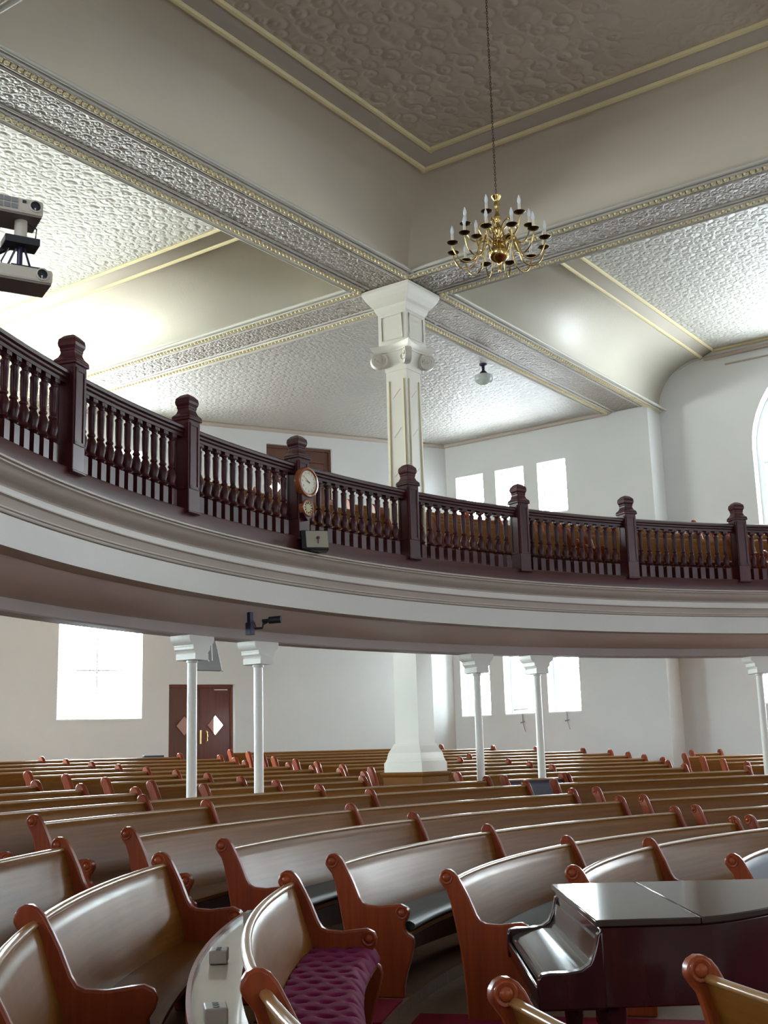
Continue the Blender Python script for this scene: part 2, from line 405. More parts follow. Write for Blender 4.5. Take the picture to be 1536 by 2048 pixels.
ptM = add_wall(mb, q0, q1, -.3, 10.3, [(5, 6.7, 2.6, 4.6), (5, 6.7, 6.5, 8.2)], .5, (-dd.y*-1 if False else dd.y*-1, dd.x) if False else ((BX[0]-AX[0])*.7, (BX[1]-AX[1])*.7))
struct(mb.build('wall_far_left', M_wall, smooth=0)); window(ptM, (5, 6.7, 2.6, 4.6)); window(ptM, (5, 6.7, 6.5, 8.2))
SB = -7.2; wa = 2*CA-W2A
mb = MB(); hw = [(14.58-8.2, 14.58-3.0, 5.6, 8.8), (14.58-12.5, 14.58-10.3, 2.3, 4.4), (14.58-8, 14.58-5.5, 2.3, 4.4), (14.58-4, 14.58-1.5, 2.3, 4.4)]
ptWs = add_wall(mb, W(wa, 14.58, 0)[:2], W(wa, SB, 0)[:2], -.3, 10.3, hw, .5, (-AX[0], -AX[1]))
struct(mb.build('wall_near', M_wall, smooth=0)); [window(ptWs, h, .3, 1, 2, glass=M_panefill) for h in hw]  # unseen windows, added as fill light from the camera side
mb = MB(); Ls = W2A-wa; hw = [(2.5, 5.1, 5.6, 8.3), (Ls-5.6, Ls-3, 5.6, 8.3), (2.5, 5.1, 2.2, 4.4), (7.5, 9.7, 2.2, 4.4), (Ls-9.7, Ls-7.5, 2.2, 4.4), (Ls-5.6, Ls-3, 2.2, 4.4)]
ptS = add_wall(mb, W(wa, SB, 0)[:2], W(W2A, SB, 0)[:2], -.3, 10.3, hw, .5, (-BX[0], -BX[1]))
struct(mb.build('wall_pulpit', M_wall, smooth=0))
for h in hw: window(ptS, h, .3, 2, 1, glass=M_panefill)  # unseen windows, added to throw frontal light on back wall and soffit
mb = MB(); hw = [(1.2-SB-7.5, 1.2-SB-5.2, 2.6, 4.8)]
b1_ = 2*CB-B0+.02
hw = [(2.0, 3.2, 2.55, 4.45), (4.6, 5.8, 2.55, 4.45), (2.0, 3.2, 6.2, 8.1), (4.6, 5.8, 6.2, 8.1)]
ptE = add_wall(mb, W(W2A, b1_, 0)[:2], W(W2A, SB, 0)[:2], -.3, 10.3, hw, .7, AX)
struct(mb.build('wall_far_right', M_wall, smooth=0))
for h in hw: window(ptE, h, .3, 1, 1, glass=M_pane)  # unseen windows, added to brighten the corner strip and that side

# ------------------------------------------------------------------ ceilings, coves, beams, mouldings
def rect(mb, a0, a1, b0, b1, z0, z1):
    mb.prism([W(a0, b0, z0), W(a1, b0, z0), W(a1, b1, z0), W(a0, b1, z0)], [W(a0, b0, z1), W(a1, b0, z1), W(a1, b1, z1), W(a0, b1, z1)]); return mb
CO, CI = 1.04, 1.31                                  # cove width, inner moulding offset
struct(rect(MB(), A0m+CO+.1, A0-CO-.1, B0m+CO+.1, B0-CO-.1, ZI, ZI+.1).build('ceiling_crossing', M_tinc, smooth=0))
struct(rect(MB(), A1-.05, ARM+.1, B0m+CO+.1, B0-CO-.1, ZI, ZI+.1).build('ceiling_right_arm', M_tin, smooth=0))
struct(rect(MB(), A0m+CO+.1, A0-CO-.1, B1-.05, bL+.2, ZI, ZI+.1).build('ceiling_left_arm', M_tin, smooth=0))
struct(rect(MB(), A1-.02, W2A+.1, B1-.02, bL+1.5, ZB, ZB+.1).build('ceiling_corner_bay', M_tinlow, smooth=0))
struct(rect(MB(), wa-.1, A1m+.02, B1-.02, bL+1.5, ZB, ZB+.1).build('ceiling_far_bay', M_tinlow, smooth=0))
struct(rect(MB(), wa-.1, W2A+.1, SB-.1, B1m+.02, ZB, ZB+.1).build('ceiling_pulpit_bay', M_tinlow, smooth=0))
struct(rect(MB(), wa-.1, A1m+.05, B1m, B1, ZB, ZB+.1).build('ceiling_near_arm', M_tinlow, smooth=0))
def cprof(n=14): return [(CO*(1-cos(PI/2*i/n)), ZB+.02+(ZC-ZB-.02)*sin(PI/2*i/n)) for i in range(n+1)]
def cove(mb, p0, p1, inw, m0=0, m1=0):
    """quarter round run from p0 to p1 (church coords); inw the inward direction; m0/m1 mitre factors"""
    dx, dy = p1[0]-p0[0], p1[1]-p0[1]; l = math.hypot(dx, dy); dx /= l; dy /= l
    r0, r1 = [], []
    for o, z in cprof():
        r0.append(W(p0[0]+inw[0]*o+dx*o*m0, p0[1]+inw[1]*o+dy*o*m0, z)); r1.append(W(p1[0]+inw[0]*o-dx*o*m1, p1[1]+inw[1]*o-dy*o*m1, z))
    mb.strip([r0, r1])
def shell(mb_, name, m):
    o = mb_.build(name, m); s = o.modifiers.new('thick', 'SOLIDIFY'); s.thickness = .03; s.offset = 0; return struct(o)
mb = MB(); c4 = [(A0, B0), (A0, B0m), (A0m, B0m), (A0m, B0)]; inw = [(-1, 0), (0, 1), (1, 0), (0, -1)]
for i in range(4): cove(mb, c4[i], c4[(i+1) % 4], inw[i], 1, 1)
shell(mb, 'ceiling_crossing_cove', plaster('cove_buff', (.63, .565, .45), .6))
mb = MB(); cove(mb, (A1, B0), (ARM+.05, B0), (0, -1)); cove(mb, (A1, B0m), (ARM+.05, B0m), (0, 1)); shell(mb, 'ceiling_right_arm_cove', M_tinf)
mb = MB(); cove(mb, (A0, B1), (A0, bL+.1), (-1, 0)); cove(mb, (A0m, B1), (A0m, bL+.1), (1, 0)); shell(mb, 'ceiling_left_arm_cove', M_tinf)
mb = MB()
def band(a0, a1, b0, b1, ns=True, ew=True):
    for (q0, q1, inn) in ([((a0, b0), (a1, b0), (0, 1)), ((a0, b1), (a1, b1), (0, -1))] if ns else [])+([((a0, b0), (a0, b1), (1, 0)), ((a1, b0), (a1, b1), (-1, 0))] if ew else []):
        rows = []
        for q, e in ((q0, 1), (q1, -1)):
            rr = []
            for o, z in ((CO-.06, ZC+.005), (CO+.02, ZC+.005), (CI, ZI), (CI+.03, ZI)):
                mx = o*e if (ns and ew and inn[1]) else 0; my = o*e if (ns and ew and inn[0]) else 0
                rr.append(W(q[0]+inn[0]*o+mx, q[1]+inn[1]*o+my, z))
            rows.append(rr)
        mb.strip(rows)
band(A0m, A0, B0m, B0); band(A1-.05, ARM+.05, B0m, B0, ew=False); band(A0m, A0, B1-.05, bL+.1, ns=False)
shell(mb, 'ceiling_moulded_band', plaster('band_buff', (.52, .475, .40), .6))
# arm side faces of the crossing beams
mb = MB(); rect(mb, A1-.06, A1, B0m, B0, ZB, ZI+.05); rect(mb, A0m, A0, B1-.06, B1, ZB, ZC+.05); rect(mb, A0m, A0, B1m, B1m+.06, ZB, ZC+.05); rect(mb, A1m, A1m+.06, B0m, B0, ZB, ZC+.05)
struct(mb.build('wall_beam_sides', M_tinf, smooth=0))
# beam soffits
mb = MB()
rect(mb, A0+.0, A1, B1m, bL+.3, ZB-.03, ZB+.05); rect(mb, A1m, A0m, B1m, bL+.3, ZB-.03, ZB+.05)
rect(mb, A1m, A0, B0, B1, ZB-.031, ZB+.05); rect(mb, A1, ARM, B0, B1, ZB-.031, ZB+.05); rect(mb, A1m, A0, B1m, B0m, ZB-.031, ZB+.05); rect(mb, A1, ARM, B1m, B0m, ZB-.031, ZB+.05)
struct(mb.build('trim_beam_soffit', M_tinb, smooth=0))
def beadrun(mb, p0, p1, r=.04, pitch=.085, z=ZB-.035):
    a, b = Vector((*p0, 0)), Vector((*p1, 0)); n = int((b-a).length/pitch)
    for i in range(n):
        q = a+(b-a)*((i+.5)/n); mb.egg(W(q.x, q.y, z), (r, r, r*1.0))
def rod(mb, p0, p1, r, z, n=8):
    mb.tube([W(*p0, z), W(*p1, z)], r, n)
mb = MB(); mc = MB()
for (p0, p1) in (((A1m, B0), (A0, B0)), ((A1m, B1), (A0, B1)), ((A0, B0m), (A0, B0)), ((A1, B0m), (A1, B0)), ((A0, B1), (A0, bL)), ((A1, B1), (A1, bL)), ((A1, B0), (ARM, B0)), ((A1, B1), (W2A, B1)), ((A0m, B0m), (A0m, B0))):
    beadrun(mb, p0, p1)
    # narrow flat bands either side of the bead and a round inside the soffit
    dx, dy = p1[0]-p0[0], p1[1]-p0[1]; l = math.hypot(dx, dy); nx, ny = -dy/l, dx/l
    mid = ((A0+A1)/2, (B0+B1)/2)
    for s_ in (-1, 1):
        rod(mc, (p0[0]+nx*.06*s_, p0[1]+ny*.06*s_), (p1[0]+nx*.06*s_, p1[1]+ny*.06*s_), .022, ZB-.03)
    for s_ in (-.15, .15):
        rod(mc, (p0[0]+nx*s_, p0[1]+ny*s_), (p1[0]+nx*s_, p1[1]+ny*s_), .03, ZB-.015)
struct(mb.build('trim_1', M_mould)); struct(mc.build('trim_2', M_gray))
# double mouldings round the high ceilings
mb = MB()
def frame_rods(a0, a1, b0, b1, o, r=.045, z=None, sides='nsew'):
    z = ZI if o == CI else ZC
    a0 += o; a1 -= o; b0 += o; b1 -= o
    segs = {'e': ((a1, b0), (a1, b1)), 'w': ((a0, b0), (a0, b1)), 'n': ((a0, b1), (a1, b1)), 's': ((a0, b0), (a1, b0))}
    for k in sides:
        p0, p1 = segs[k]; dx, dy = (r*.9, 0) if k in 'ns' else (0, r*.9)
        rod(mb, (p0[0]-dx, p0[1]-dy), (p1[0]+dx, p1[1]+dy), r, z-.01)
for o in (CO, CI): frame_rods(A0m, A0, B0m, B0, o)
struct(mb.build('trim_3', M_mould)); mb = MB()
for o in (CO, CI):
    frame_rods(A1-o, ARM+o, B0m, B0, o, .035, sides='ns'); frame_rods(A0m, A0, B1-o, bL+o, o, .035, sides='ew')
rod(mb, (ARM-.03, B0-CI), (ARM-.03, B0m+CI), .04, ZI-.02)
struct(mb.build('trim_4', M_mould)); mb = MB()
rod(mb, (ARM-.02, B0-CO-.06), (ARM-.02, B0m+CO), .05, ZC-.06)
rod(mb, (ARM-.01, B0-CO-.5), (ARM-.01, B0m+CO), .02, ZC-.27)
rod(mb, (W2A-.02, B1), (W2A-.02, 14.6), .055, ZB-.03)
mb.tube([(*w1(S0), ZB-.03), (*w1(sC), ZB-.03)], .06, 8)
struct(mb.build('trim_5', M_fasciab))
mb = MB()          # arched bead where the cove dies into the arm wall
mb.tube([W(ARM-.01, B0-o, z-.02) for o, z in cprof()], .03, 8); struct(mb.build('trim_6', M_gray))

# ------------------------------------------------------------------ floor
ROWS = {'k0': (8.15, .97), 'k1': (9.0, .99), 'k2': (9.90, 1.09), 'k3': (10.82, 1.20), 'k4': (11.70, 1.285), 'k5': (12.60, 1.39), 'k6': (13.35, 1.45)}
for j in range(10): ROWS['j%d' % j] = (14.09+.68*j, 1.51+.0505*j)
HP = .997
zf = {k: max(0, v[1]-HP) for k, v in ROWS.items()}; zf['k0'] = zf['k1'] = 0.0
prof = [(0, 0), (9.30, 0)]
ks = list(ROWS)
for i, k in enumerate(ks[2:]):
    R = ROWS[k][0]; nx = ROWS[ks[i+3]][0] if i+3 < len(ks) else 40
    out = min(R+.29, nx-.4) if i+3 < len(ks) else 40
    prof += [(prof[-1][0]+.001, zf[k]), (out, zf[k])]
mb = MB()
pf = prof+[(40, -.4), (0, -.4)]
mb.sweep(pf, 40, 260, True, 3)
struct(mb.build('floor', M_floorw, smooth=0))
def ring_patch(name, m, R0, R1, t0, t1, z0, z1, lab, cat):
    q = MB().sweep([(R0, z0), (R1, z0), (R1, z1), (R0, z1)], t0, t1, True, 2)
    return tag(q.build(name, m), lab, cat)
q = MB().sweep([(.6, 0.0), (9.2, 0.0), (9.2, .012), (.6, .012)], 166.2, 192.3, True, 2)
q.sweep([(.6, 0.0), (6.4, 0.0), (6.4, .012), (.6, .012)], 110, 166.2, True, 2); q.sweep([(.6, 0.0), (7.3, 0.0), (7.3, .012), (.6, .012)], 192.3, 215, True, 2)
for k in ('k2', 'k3', 'k4', 'k5', 'k6'):
    R = ROWS[k][0]; i = ks.index(k); Rin = ROWS[ks[i-1]][0]+.29 if k != 'k2' else 9.31
    q.sweep([(Rin+.01, zf[k]), (R+.27, zf[k]), (R+.27, zf[k]+.012), (Rin+.01, zf[k]+.012)], 166.3, 169.2 if k not in ('k2', 'k3') else 170.8, True, 2)
tag(q.build('carpet', M_carpet, smooth=0), 'deep red carpet on the open floor around the piano', 'carpet')

# ------------------------------------------------------------------ pews
END = [(.02, .885), (-.004, .92), (0, .955), (.018, .982), (.045, .995), (.075, .993), (.105, .975), (.13, .945), (.165, .88), (.205, .80), (.25, .69), (.275, .65), (.31, .632),
       (.40, .624), (.495, .634), (.56, .640), (.605, .618), (.622, .58), (.612, .54), (.585, .50), (.588, .465), (.605, .44), (.645, .415), (.655, .37), (.63, .27), (.597, .17), (.575, .085), (.572, 0),
       (.168, 0), (.154, .225), (.13, .46), (.10, .63), (.07, .78), (.047, .85)]
BACK = [(.080, .905), (.105, .89), (.127, .83), (.165, .70), (.205, .58), (.225, .50), (.232, .42), (.20, .42), (.175, .56), (.135, .69), (.097, .82), (.075, .89)]
BACKP = [(.160, .42), (.13, .60), (.09, .80), (.066, .92)]
SEAT = [(.20, .435), (.40, .425), (.600, .440), (.618, .43), (.618, .405), (.60, .395), (.20, .40)]
CUSH = [(.235, .445), (.235, .495), (.26, .51), (.45, .505), (.60, .508), (.632, .49), (.635, .46), (.615, .446)]
def endpanel(name, R, z0, th, t, parent, ros=True, m=None):
    mb = MB(); c, s_ = cos(rad(th)), sin(rad(th))
    def pt(u, z, k): return (O[0]+(R-u)*c-s_*k, O[1]+(R-u)*s_+c*k, z0+z)
    mb.prism([pt(u, z, -t/2) for u, z in END], [pt(u, z, t/2) for u, z in END])
    o = mb.build(name, m or M_end, parent, smooth=50, bevel=.012, loc=pt(.3, 0, 0))
    if ros:
        M = Matrix(((-s_, c, 0), (c, s_, 0), (0, 0, 1)))   # placeholder, replaced below
        for (u, z) in ((.052, .94), (.572, .58)):
            for sg in (-1, 1):
                r = MB(); ctr = Vector(pt(u, z, sg*t/2)); ax = Vector((-s_*sg, c*sg, 0)); e1 = Vector((c, s_, 0)); e2 = Vector((0, 0, 1))
                rows = []
                for i in range(15):
                    a = 2*PI*i/14; e = e1*cos(a)+e2*sin(a)
                    rows.append([tuple(ctr+e*rr+ax*h) for rr, h in ((.047, -.005), (.047, .004), (.042, .009), (.030, .006), (.028, .004), (.024, .012), (.012, .019), (0, .020))])
                r.strip(rows); r.build('rosette', M_end, o, loc=tuple(ctr))
    return o
def pew(row, tL, tR, label, divs=(), cushion=None, detail=2, backm=None, group=None, R=None, z0=None, tufted=False, rail=True):
    R0, zt = ROWS.get(row, (R, None)); R = R or R0; z0 = zf[row] if z0 is None else z0
    root = thing('church_pew', P(R-.35, (tL+tR)/2, z0), label, 'pew', group)
    st = 1.5 if detail > 1 else 3
    e = math.degrees(.032/R)
    t0, t1 = tL-e, tR+e
    sw = lambda pr: [(R-u, z0+z) for u, z in pr]
    bk = BACK if detail < 2 or True else BACK
    MB().sweep(sw(BACK), t0, t1, True, st).build('backrest', backm or M_seatwood, root, smooth=60)
    if detail > 1: MB().sweep(sw([(.16, .10), (.185, .10), (.21, .45), (.185, .45)]), t0, t1, True, st).build('lower_back', M_end, root)
    MB().sweep(sw(SEAT), t0, t1, True, st).build('seat', M_seatwood, root, smooth=50)
    if rail:
        MB().sweep(sw([(.083+.024*cos(PI*2*k/8), .908+.019*sin(PI*2*k/8)) for k in range(8)]), t0, t1, True, st).build('top_rail', M_rail, root, smooth=80)
    if cushion and not tufted:
        MB().sweep(sw(CUSH), t0-.4, t1+.4, True, st).build('seat_cushion', cushion, root, smooth=60)
    if tufted:
        n = int(abs(t0-t1)*R*PI/180/.022); rows = []
        for i in range(n+1):
            th = t0+(t1-t0)*i/n; s_ = abs(t0-th)*R*PI/180; rw = [P(R-.225, th, z0+.44)]
            for k in range(25):
                u = .225+.41*k/24; g1 = ((s_/.17+.12*sin(u*23)) % 1)-.5; g2 = ((u/.125+(.5 if int(s_/.17) % 2 else 0)+.1*sin(s_*31)) % 1)-.5
                dd = math.hypot(g1*.17, g2*.125); h = .535-.035*math.exp(-(dd/.026)**2)
                edge = max(0, (u-.56)/.075); h -= .075*edge**2
                rw.append(P(R-u, th, z0+h))
            rw.append(P(R-.632, th, z0+.44)); rows.append(rw)
        MB().strip(rows, True, True).build('seat_cushion', M_purple, root, smooth=80)
    ros = detail > 1
    endpanel('end_panel', R, z0, tL, .062, root, ros); endpanel('end_panel', R, z0, tR, .062, root, ros)
    for d in divs: endpanel('divider', R, z0, d, .055, root, False)
    return root
ORD = ['front', 'second', 'third', 'fourth', 'fifth', 'sixth', 'seventh', 'eighth', 'ninth', 'tenth']
G = M_cush
mid = {'k0': (165.2, 125.9, (147,)), 'k1': (167.0, 125.6, (146.4,)), 'k2': (165.6, 125.4, (145.9,)), 'k3': (165, 125.2, (145.6,)), 'k4': (164.3, 125.1, (145.1,)), 'k5': (164, 125.2, (151.5, 138.3)), 'k6': (164, 125.5, (152.0, 138.9))}
midl = ['front pew of the middle block, directly behind the piano', 'long curved pew with green cushion, second row, its end left of the piano', 'curved pew, third row of the middle block, green cushion at the aisle end',
        'curved pew, fourth row of the middle block, aisle end with rosettes', 'curved pew, fifth row of the middle block behind the aisle', 'curved pew, sixth row, in front of the two left iron columns', 'last curved pew of the middle block, standing before the square pillar']
for i, k in enumerate(mid):
    a, b, d = mid[k]; pew(k, a, b, midl[i], d, cushion=G if i < 4 else None, group='pews of the middle block')
rgt = {'k0': 123.6, 'k1': 123.8, 'k2': 123.2, 'k3': 123.0, 'k4': 122.9, 'k5': 122.8, 'k6': 124.1}
pew('k6', 124.1, 119.4, 'short pew with shade painted navy on its back between the two right iron columns', (), backm=M_navy, detail=1)  # pew split off so the shade painted on its back stays short
for i, k in enumerate(rgt):
    pew(k, rgt[k] if k != 'k6' else 119.0, 104.6, '%s curved pew of the block right of the narrow aisle, beneath the gallery windows' % ORD[i], (), cushion=G, detail=2 if i < 5 else 1, group='pews of the right block')
pew('k2', 172.9, 206, 'curved pew with tufted purple seat cushion beside the red carpet', (193.4,), cushion=M_purple, tufted=True)
pew('k3', 171.6, 203, 'curved bare wooden pew directly behind the purple cushioned pew', (186.4, 195.4))
pew('k4', 169.8, 199.5, 'curved wooden pew at the left edge, two rows behind the purple cushion', (184, 193))
pew('k1', 193.3, 206, 'foreground pew seen from behind, its knob end in front of the piano keyboard')
pew('k0', 192.2, 206, 'foreground pew seen from behind at the lower right corner, below the piano')
pew('k0', 158.3, 140, 'short front bench with dark navy back, half hidden by the piano lid', (), backm=M_navy, R=7.1, z0=.0)
# pews beneath the gallery
lft = {'j0': 149.0, 'j1': 149.7, 'j2': 149.9}
for i, k in enumerate(lft): pew(k, 162, lft[k], '%s pew of the far left block beneath the gallery, at left edge' % ORD[i], detail=1, group='pews of the far left block')
cen = [(144.3, 132.6), (145.2, 130.2), (145.7, 129.9), (145.9, 130), (146.1, 129.9), (146.3, 131.2), (146.5, 130.4), (146.7, 130), (146.9, 131.2)]
for i, (a, b) in enumerate(cen): pew('j%d' % i, a, b, '%s pew of the far block under the gallery, left of the square pillar' % ORD[i], (139.1,), detail=1, group='pews of the far middle block')
far = [(125.3, 107.6), (125.6, 107.2), (127.7, 106.1), (127.9, 106.1), (128, 106), (127.9, 106.1), (127.9, 106.9), (127.3, 109.1), (127, 111), (127, 113.5)]
for i, (a, b) in enumerate(far): pew('j%d' % i, a, b, '%s pew of the far block under the gallery, right of the square pillar' % ORD[i], (116.,) if i in (1, 2, 3, 5) else (118,) if i == 4 else (), detail=1, group='pews of the far right block')
for i, (a, b) in enumerate([(102.8, 92), (103.1, 93), (103.2, 94), (103.2, 97), (101.5, 99.5)]): pew('j%d' % i, a, b, '%s pew of the short block by the right wall pilaster' % ORD[i], detail=1, group='pews of the short right block')

# communion rack behind the purple pew
R2, z2 = 9.90, zf['k2']
rk = thing('book_rack', P(R2+.1, 184, z2+.74), 'curved varnished ledge, sheen painted cream, fixed behind the purple cushioned pew', 'rack')
MB().sweep([(R2-.055, z2+.725), (R2+.145, z2+.735), (R2+.145, z2+.755), (R2-.06, z2+.745)], 174.5, 192.6, True, 1).build('shelf', M_rack, rk)
MB().sweep([(R2+.145, z2+.715), (R2+.165, z2+.715), (R2+.165, z2+.78), (R2+.145, z2+.78)], 174.5, 192.6, True, 1).build('lip', M_end, rk)
for th in (176.0, 183.8, 191.4):
    b_ = MB(); c = P(R2+.06, th, z2+.785); b_.box(c, (.085, .13, .06), rad(th)); o = b_.build('cup_holder', M_block, rk, smooth=0, bevel=.006)
    d_ = MB()
    for k in (-1, 0, 1):
        q = Vector(P(R2+.06, th, z2+.8155))+Vector((-sin(rad(th)), cos(rad(th)), 0))*k*.038
        d_.lathe([(0, .002), (.012, .002), (.013, 0)], tuple(q), 8)
    d_.build('cup_hole', M_ink, o)
hb = P(19.49-.09, 132.9, zf['j8']+.945)
tag(MB().box(hb, (.06, .40, .034), rad(132.9)).build('hymn_board', M_navyp, None, smooth=0, bevel=.004, loc=hb), 'small dark flat board lying on the last pew back left of the double doors', 'board')
# ------------------------------------------------------------------ grand piano
pn = thing('grand_piano', (1.6, 6.65, 0), 'polished dark mahogany grand piano with closed lid on the red carpet', 'piano')
def bent(y0):  # outline of the case, keyboard at -x, bass side far
    return [(.95, 5.86), (1.46, 5.87)]+[(1.52+.06*k, 5.89+.028*k**1.25) for k in range(1, 9)]+[(2.2, 6.36), (2.5, 6.50), (2.78, 6.62), (2.96, 6.78), (3.03, 7.0), (2.98, 7.22), (2.82, 7.37), (2.6, 7.41), (.95, 7.41)]
ol = bent(0)
def inset(pl, d):
    c = Vector((1.9, 6.7)); return [tuple(Vector(p)+(c-Vector(p)).normalized()*d) for p in pl]
MB().prism([(x, y, .60) for x, y in inset(ol, .02)], [(x, y, .965) for x, y in inset(ol, .02)]).build('case', M_piano, pn, bevel=.008)
lidA = [p for p in ol if p[0] > 1.46]; 
MB().prism([(x, y, .968) for x, y in [(1.452, 5.86)]+lidA[:-0 or None][:-1]+[(1.452, 7.42)] if x >= 1.452], [(x, y, 1.0) for x, y in [(1.452, 5.86)]+lidA[:-1]+[(1.452, 7.42)] if x >= 1.452]).build('lid', M_lid, pn, bevel=.006)
MB().prism([(.945, 5.85, .968), (1.448, 5.86, .968), (1.448, 7.42, .968), (.945, 7.42, .968)], [(.945, 5.85, 1.0), (1.448, 5.86, 1.0), (1.448, 7.42, 1.0), (.945, 7.42, 1.0)]).build('front_lid', M_lid, pn, bevel=.006)
# keybed, cheeks with scrolled arms, closed fallboard
k_ = MB().box((.82, 6.635, .62), (.30, 1.53, .05)); k_.box((.672, 6.635, .665), (.02, 1.43, .05)); k_.build('keybed', M_piano, pn, bevel=.006)
arm = [(.98, .60), (.66, .60), (.66, .735), (.675, .757), (.72, .765), (.80, .765), (.87, .775), (.91, .80), (.935, .85), (.955, .93), (.98, .95)]
for y in (5.90, 7.37): MB().prism([(x, y-.035, z) for x, z in arm], [(x, y+.035, z) for x, z in arm]).build('cheek', M_piano, pn, bevel=.008)
fb_ = [(.97, .90), (.955, .90), (.935, .80), (.91, .775), (.86, .765), (.72, .735), (.69, .72), (.685, .69), (.70, .69), (.75, .715), (.97, .74)]
MB().prism([(x, 5.936, z) for x, z in fb_], [(x, 7.334, z) for x, z in fb_]).build('fallboard', M_lid, pn, smooth=60)
for (x, y) in ((1.02, 6.0), (1.02, 7.27), (2.7, 7.0)):
    l = MB(); l.lathe([(0, .60), (.075, .60), (.075, .52), (.05, .48), (.055, .30), (.035, .12), (.045, .10), (.03, .07), (.03, .06), (0, .06)], (x, y, 0), 10); o = l.build('leg', M_piano, pn)
    c = MB(); c.lathe([(0, .062), (.02, .062), (.032, .037), (.02, .013), (0, .012)], (x, y, 0), 10); c.build('caster', M_brass, o)
py_ = MB(); py_.box((1.12, 6.635, .15), (.08, .34, .05)); py_.box((1.13, 6.57, .37), (.03, .03, .46)); py_.box((1.13, 6.70, .37), (.03, .03, .46)); py_.build('pedal_lyre', M_piano, pn)
for dy in (-.09, 0, .09): MB().box((1.04, 6.635+dy, .10), (.14, .03, .014)).build('pedal', M_brass, pn, bevel=.004)

# ------------------------------------------------------------------ gallery: slab, fascia, balustrade
T0, T1 = 72, 205
dk = [(12.57, 4.10), (13.2, 4.10)]; z_ = 4.09
for k in range(7): z_ += .27; dk += [(13.201+.9*k, z_), (14.1+.9*k, z_)]
dk += [(26, z_)]
und = [(26, 5.25), (19.0, 5.02), (13.75, 3.85)]
mb = MB().sweep(dk+und+[(12.57, 3.85)], T0, T1, True, 2.5); struct(mb.build('floor_gallery', M_floorw, smooth=0))
fas = [(12.28, 4.33), (12.28, 4.20)]
struct(MB().sweep([(13.6, 3.84), (12.62, 3.84), (12.56, 3.80), (12.54, 3.6), (12.54, 3.52), (12.62, 3.465), (13.45, 3.335), (13.6, 3.36)], T0, T1, True, 1.5).build('ceiling_gallery_soffit', M_soffit, smooth=30))
struct(MB().sweep([(13.42, 3.40), (13.42, 3.225), (13.435, 3.21), (13.67, 3.21), (13.68, 3.225), (13.68, 3.86), (13.61, 3.86), (13.61, 3.40)], T0, T1, True, 1.5).build('trim_10', M_edge, smooth=30))
corn = [(12.56, 4.145), (12.21, 4.145), (12.195, 4.137), (12.195, 4.12), (12.22, 4.115), (12.21, 4.107), (12.212, 4.096), (12.23, 4.088), (12.24, 4.081), (12.25, 4.058), (12.28, 4.028), (12.32, 4.005), (12.36, 3.994), (12.37, 3.983), (12.36, 3.975), (12.365, 3.964), (12.38, 3.96), (12.56, 3.96)]
struct(MB().sweep(corn, T0, T1, True, 1).build('trim_7', M_fasciab, smooth=40))
struct(MB().sweep([(12.36, 3.962), (12.56, 3.962), (12.56, 3.485), (12.34, 3.485), (12.34, 3.475), (12.355, 3.74), (12.36, 3.87)][:2]+[(12.56, 3.485), (12.34, 3.485), (12.34, 3.735), (12.36, 3.735), (12.36, 3.962)], T0, T1, True, 1).build('trim_8', M_fascia, smooth=30))
struct(MB().sweep([(12.361, 3.875), (12.265, 3.875), (12.265, 3.865), (12.29, 3.855), (12.305, 3.82), (12.315, 3.79), (12.308, 3.785), (12.308, 3.775), (12.325, 3.768), (12.325, 3.755), (12.332, 3.745), (12.361, 3.74)], T0, T1, True, 1).build('trim_9', M_fasciab, smooth=40))

bal = thing('balustrade', P(12.4, 135, 4.2), 'long curved dark mahogany gallery balustrade with turned balusters and newel posts', 'balustrade')
MB().sweep([(12.315, 4.15), (12.315, 4.32), (12.325, 4.335), (12.53, 4.335), (12.53, 4.15)], T0, T1, True, 1).build('base_rail', M_gwooduv, bal, smooth=40)
MB().sweep([(12.355, 5.10), (12.355, 5.13), (12.34, 5.145), (12.34, 5.165), (12.32, 5.18), (12.318, 5.205), (12.335, 5.225), (12.37, 5.235), (12.43, 5.235), (12.465, 5.225), (12.482, 5.205), (12.48, 5.18), (12.46, 5.165), (12.46, 5.145), (12.445, 5.13), (12.445, 5.10)], T0, T1, True, 1).build('handrail', M_gwooduv, bal, smooth=40)
NEW = [173.0, 163.5, 154.2, 144.8, 135.05, 125.2, 115.7, 106.2, 96.7]
NEWR = NEW+[NEW[0]+9.58, NEW[-1]-9.58]
bprof = [(x*1.15, z) for x, z in [(.0, .20), (.030, .20), (.046, .215), (.036, .235), (.034, .25), (.043, .29), (.045, .32), (.036, .365), (.024, .395), (.033, .41), (.033, .42), (.024, .435), (.027, .47), (.031, .60), (.030, .66), (.034, .67), (.034, .685), (.022, .70), (.024, .715), (.038, .735), (.038, .75), (.0, .75)]]
def baluster_mesh():
    m = MB(); m.box((0, 0, .085), (.085, .085, .19)); m.lathe([(0, .18), (.058, .18), (.03, .205), (0, .205)], n=4, M=Matrix.Rotation(PI/4, 3, 'Z'))
    m.lathe(bprof, n=10); m.box((0, 0, .79), (.08, .08, .12)); m.lathe([(0, .725), (.025, .725), (.055, .745), (0, .745)], n=4, M=Matrix.Rotation(PI/4, 3, 'Z')); return m
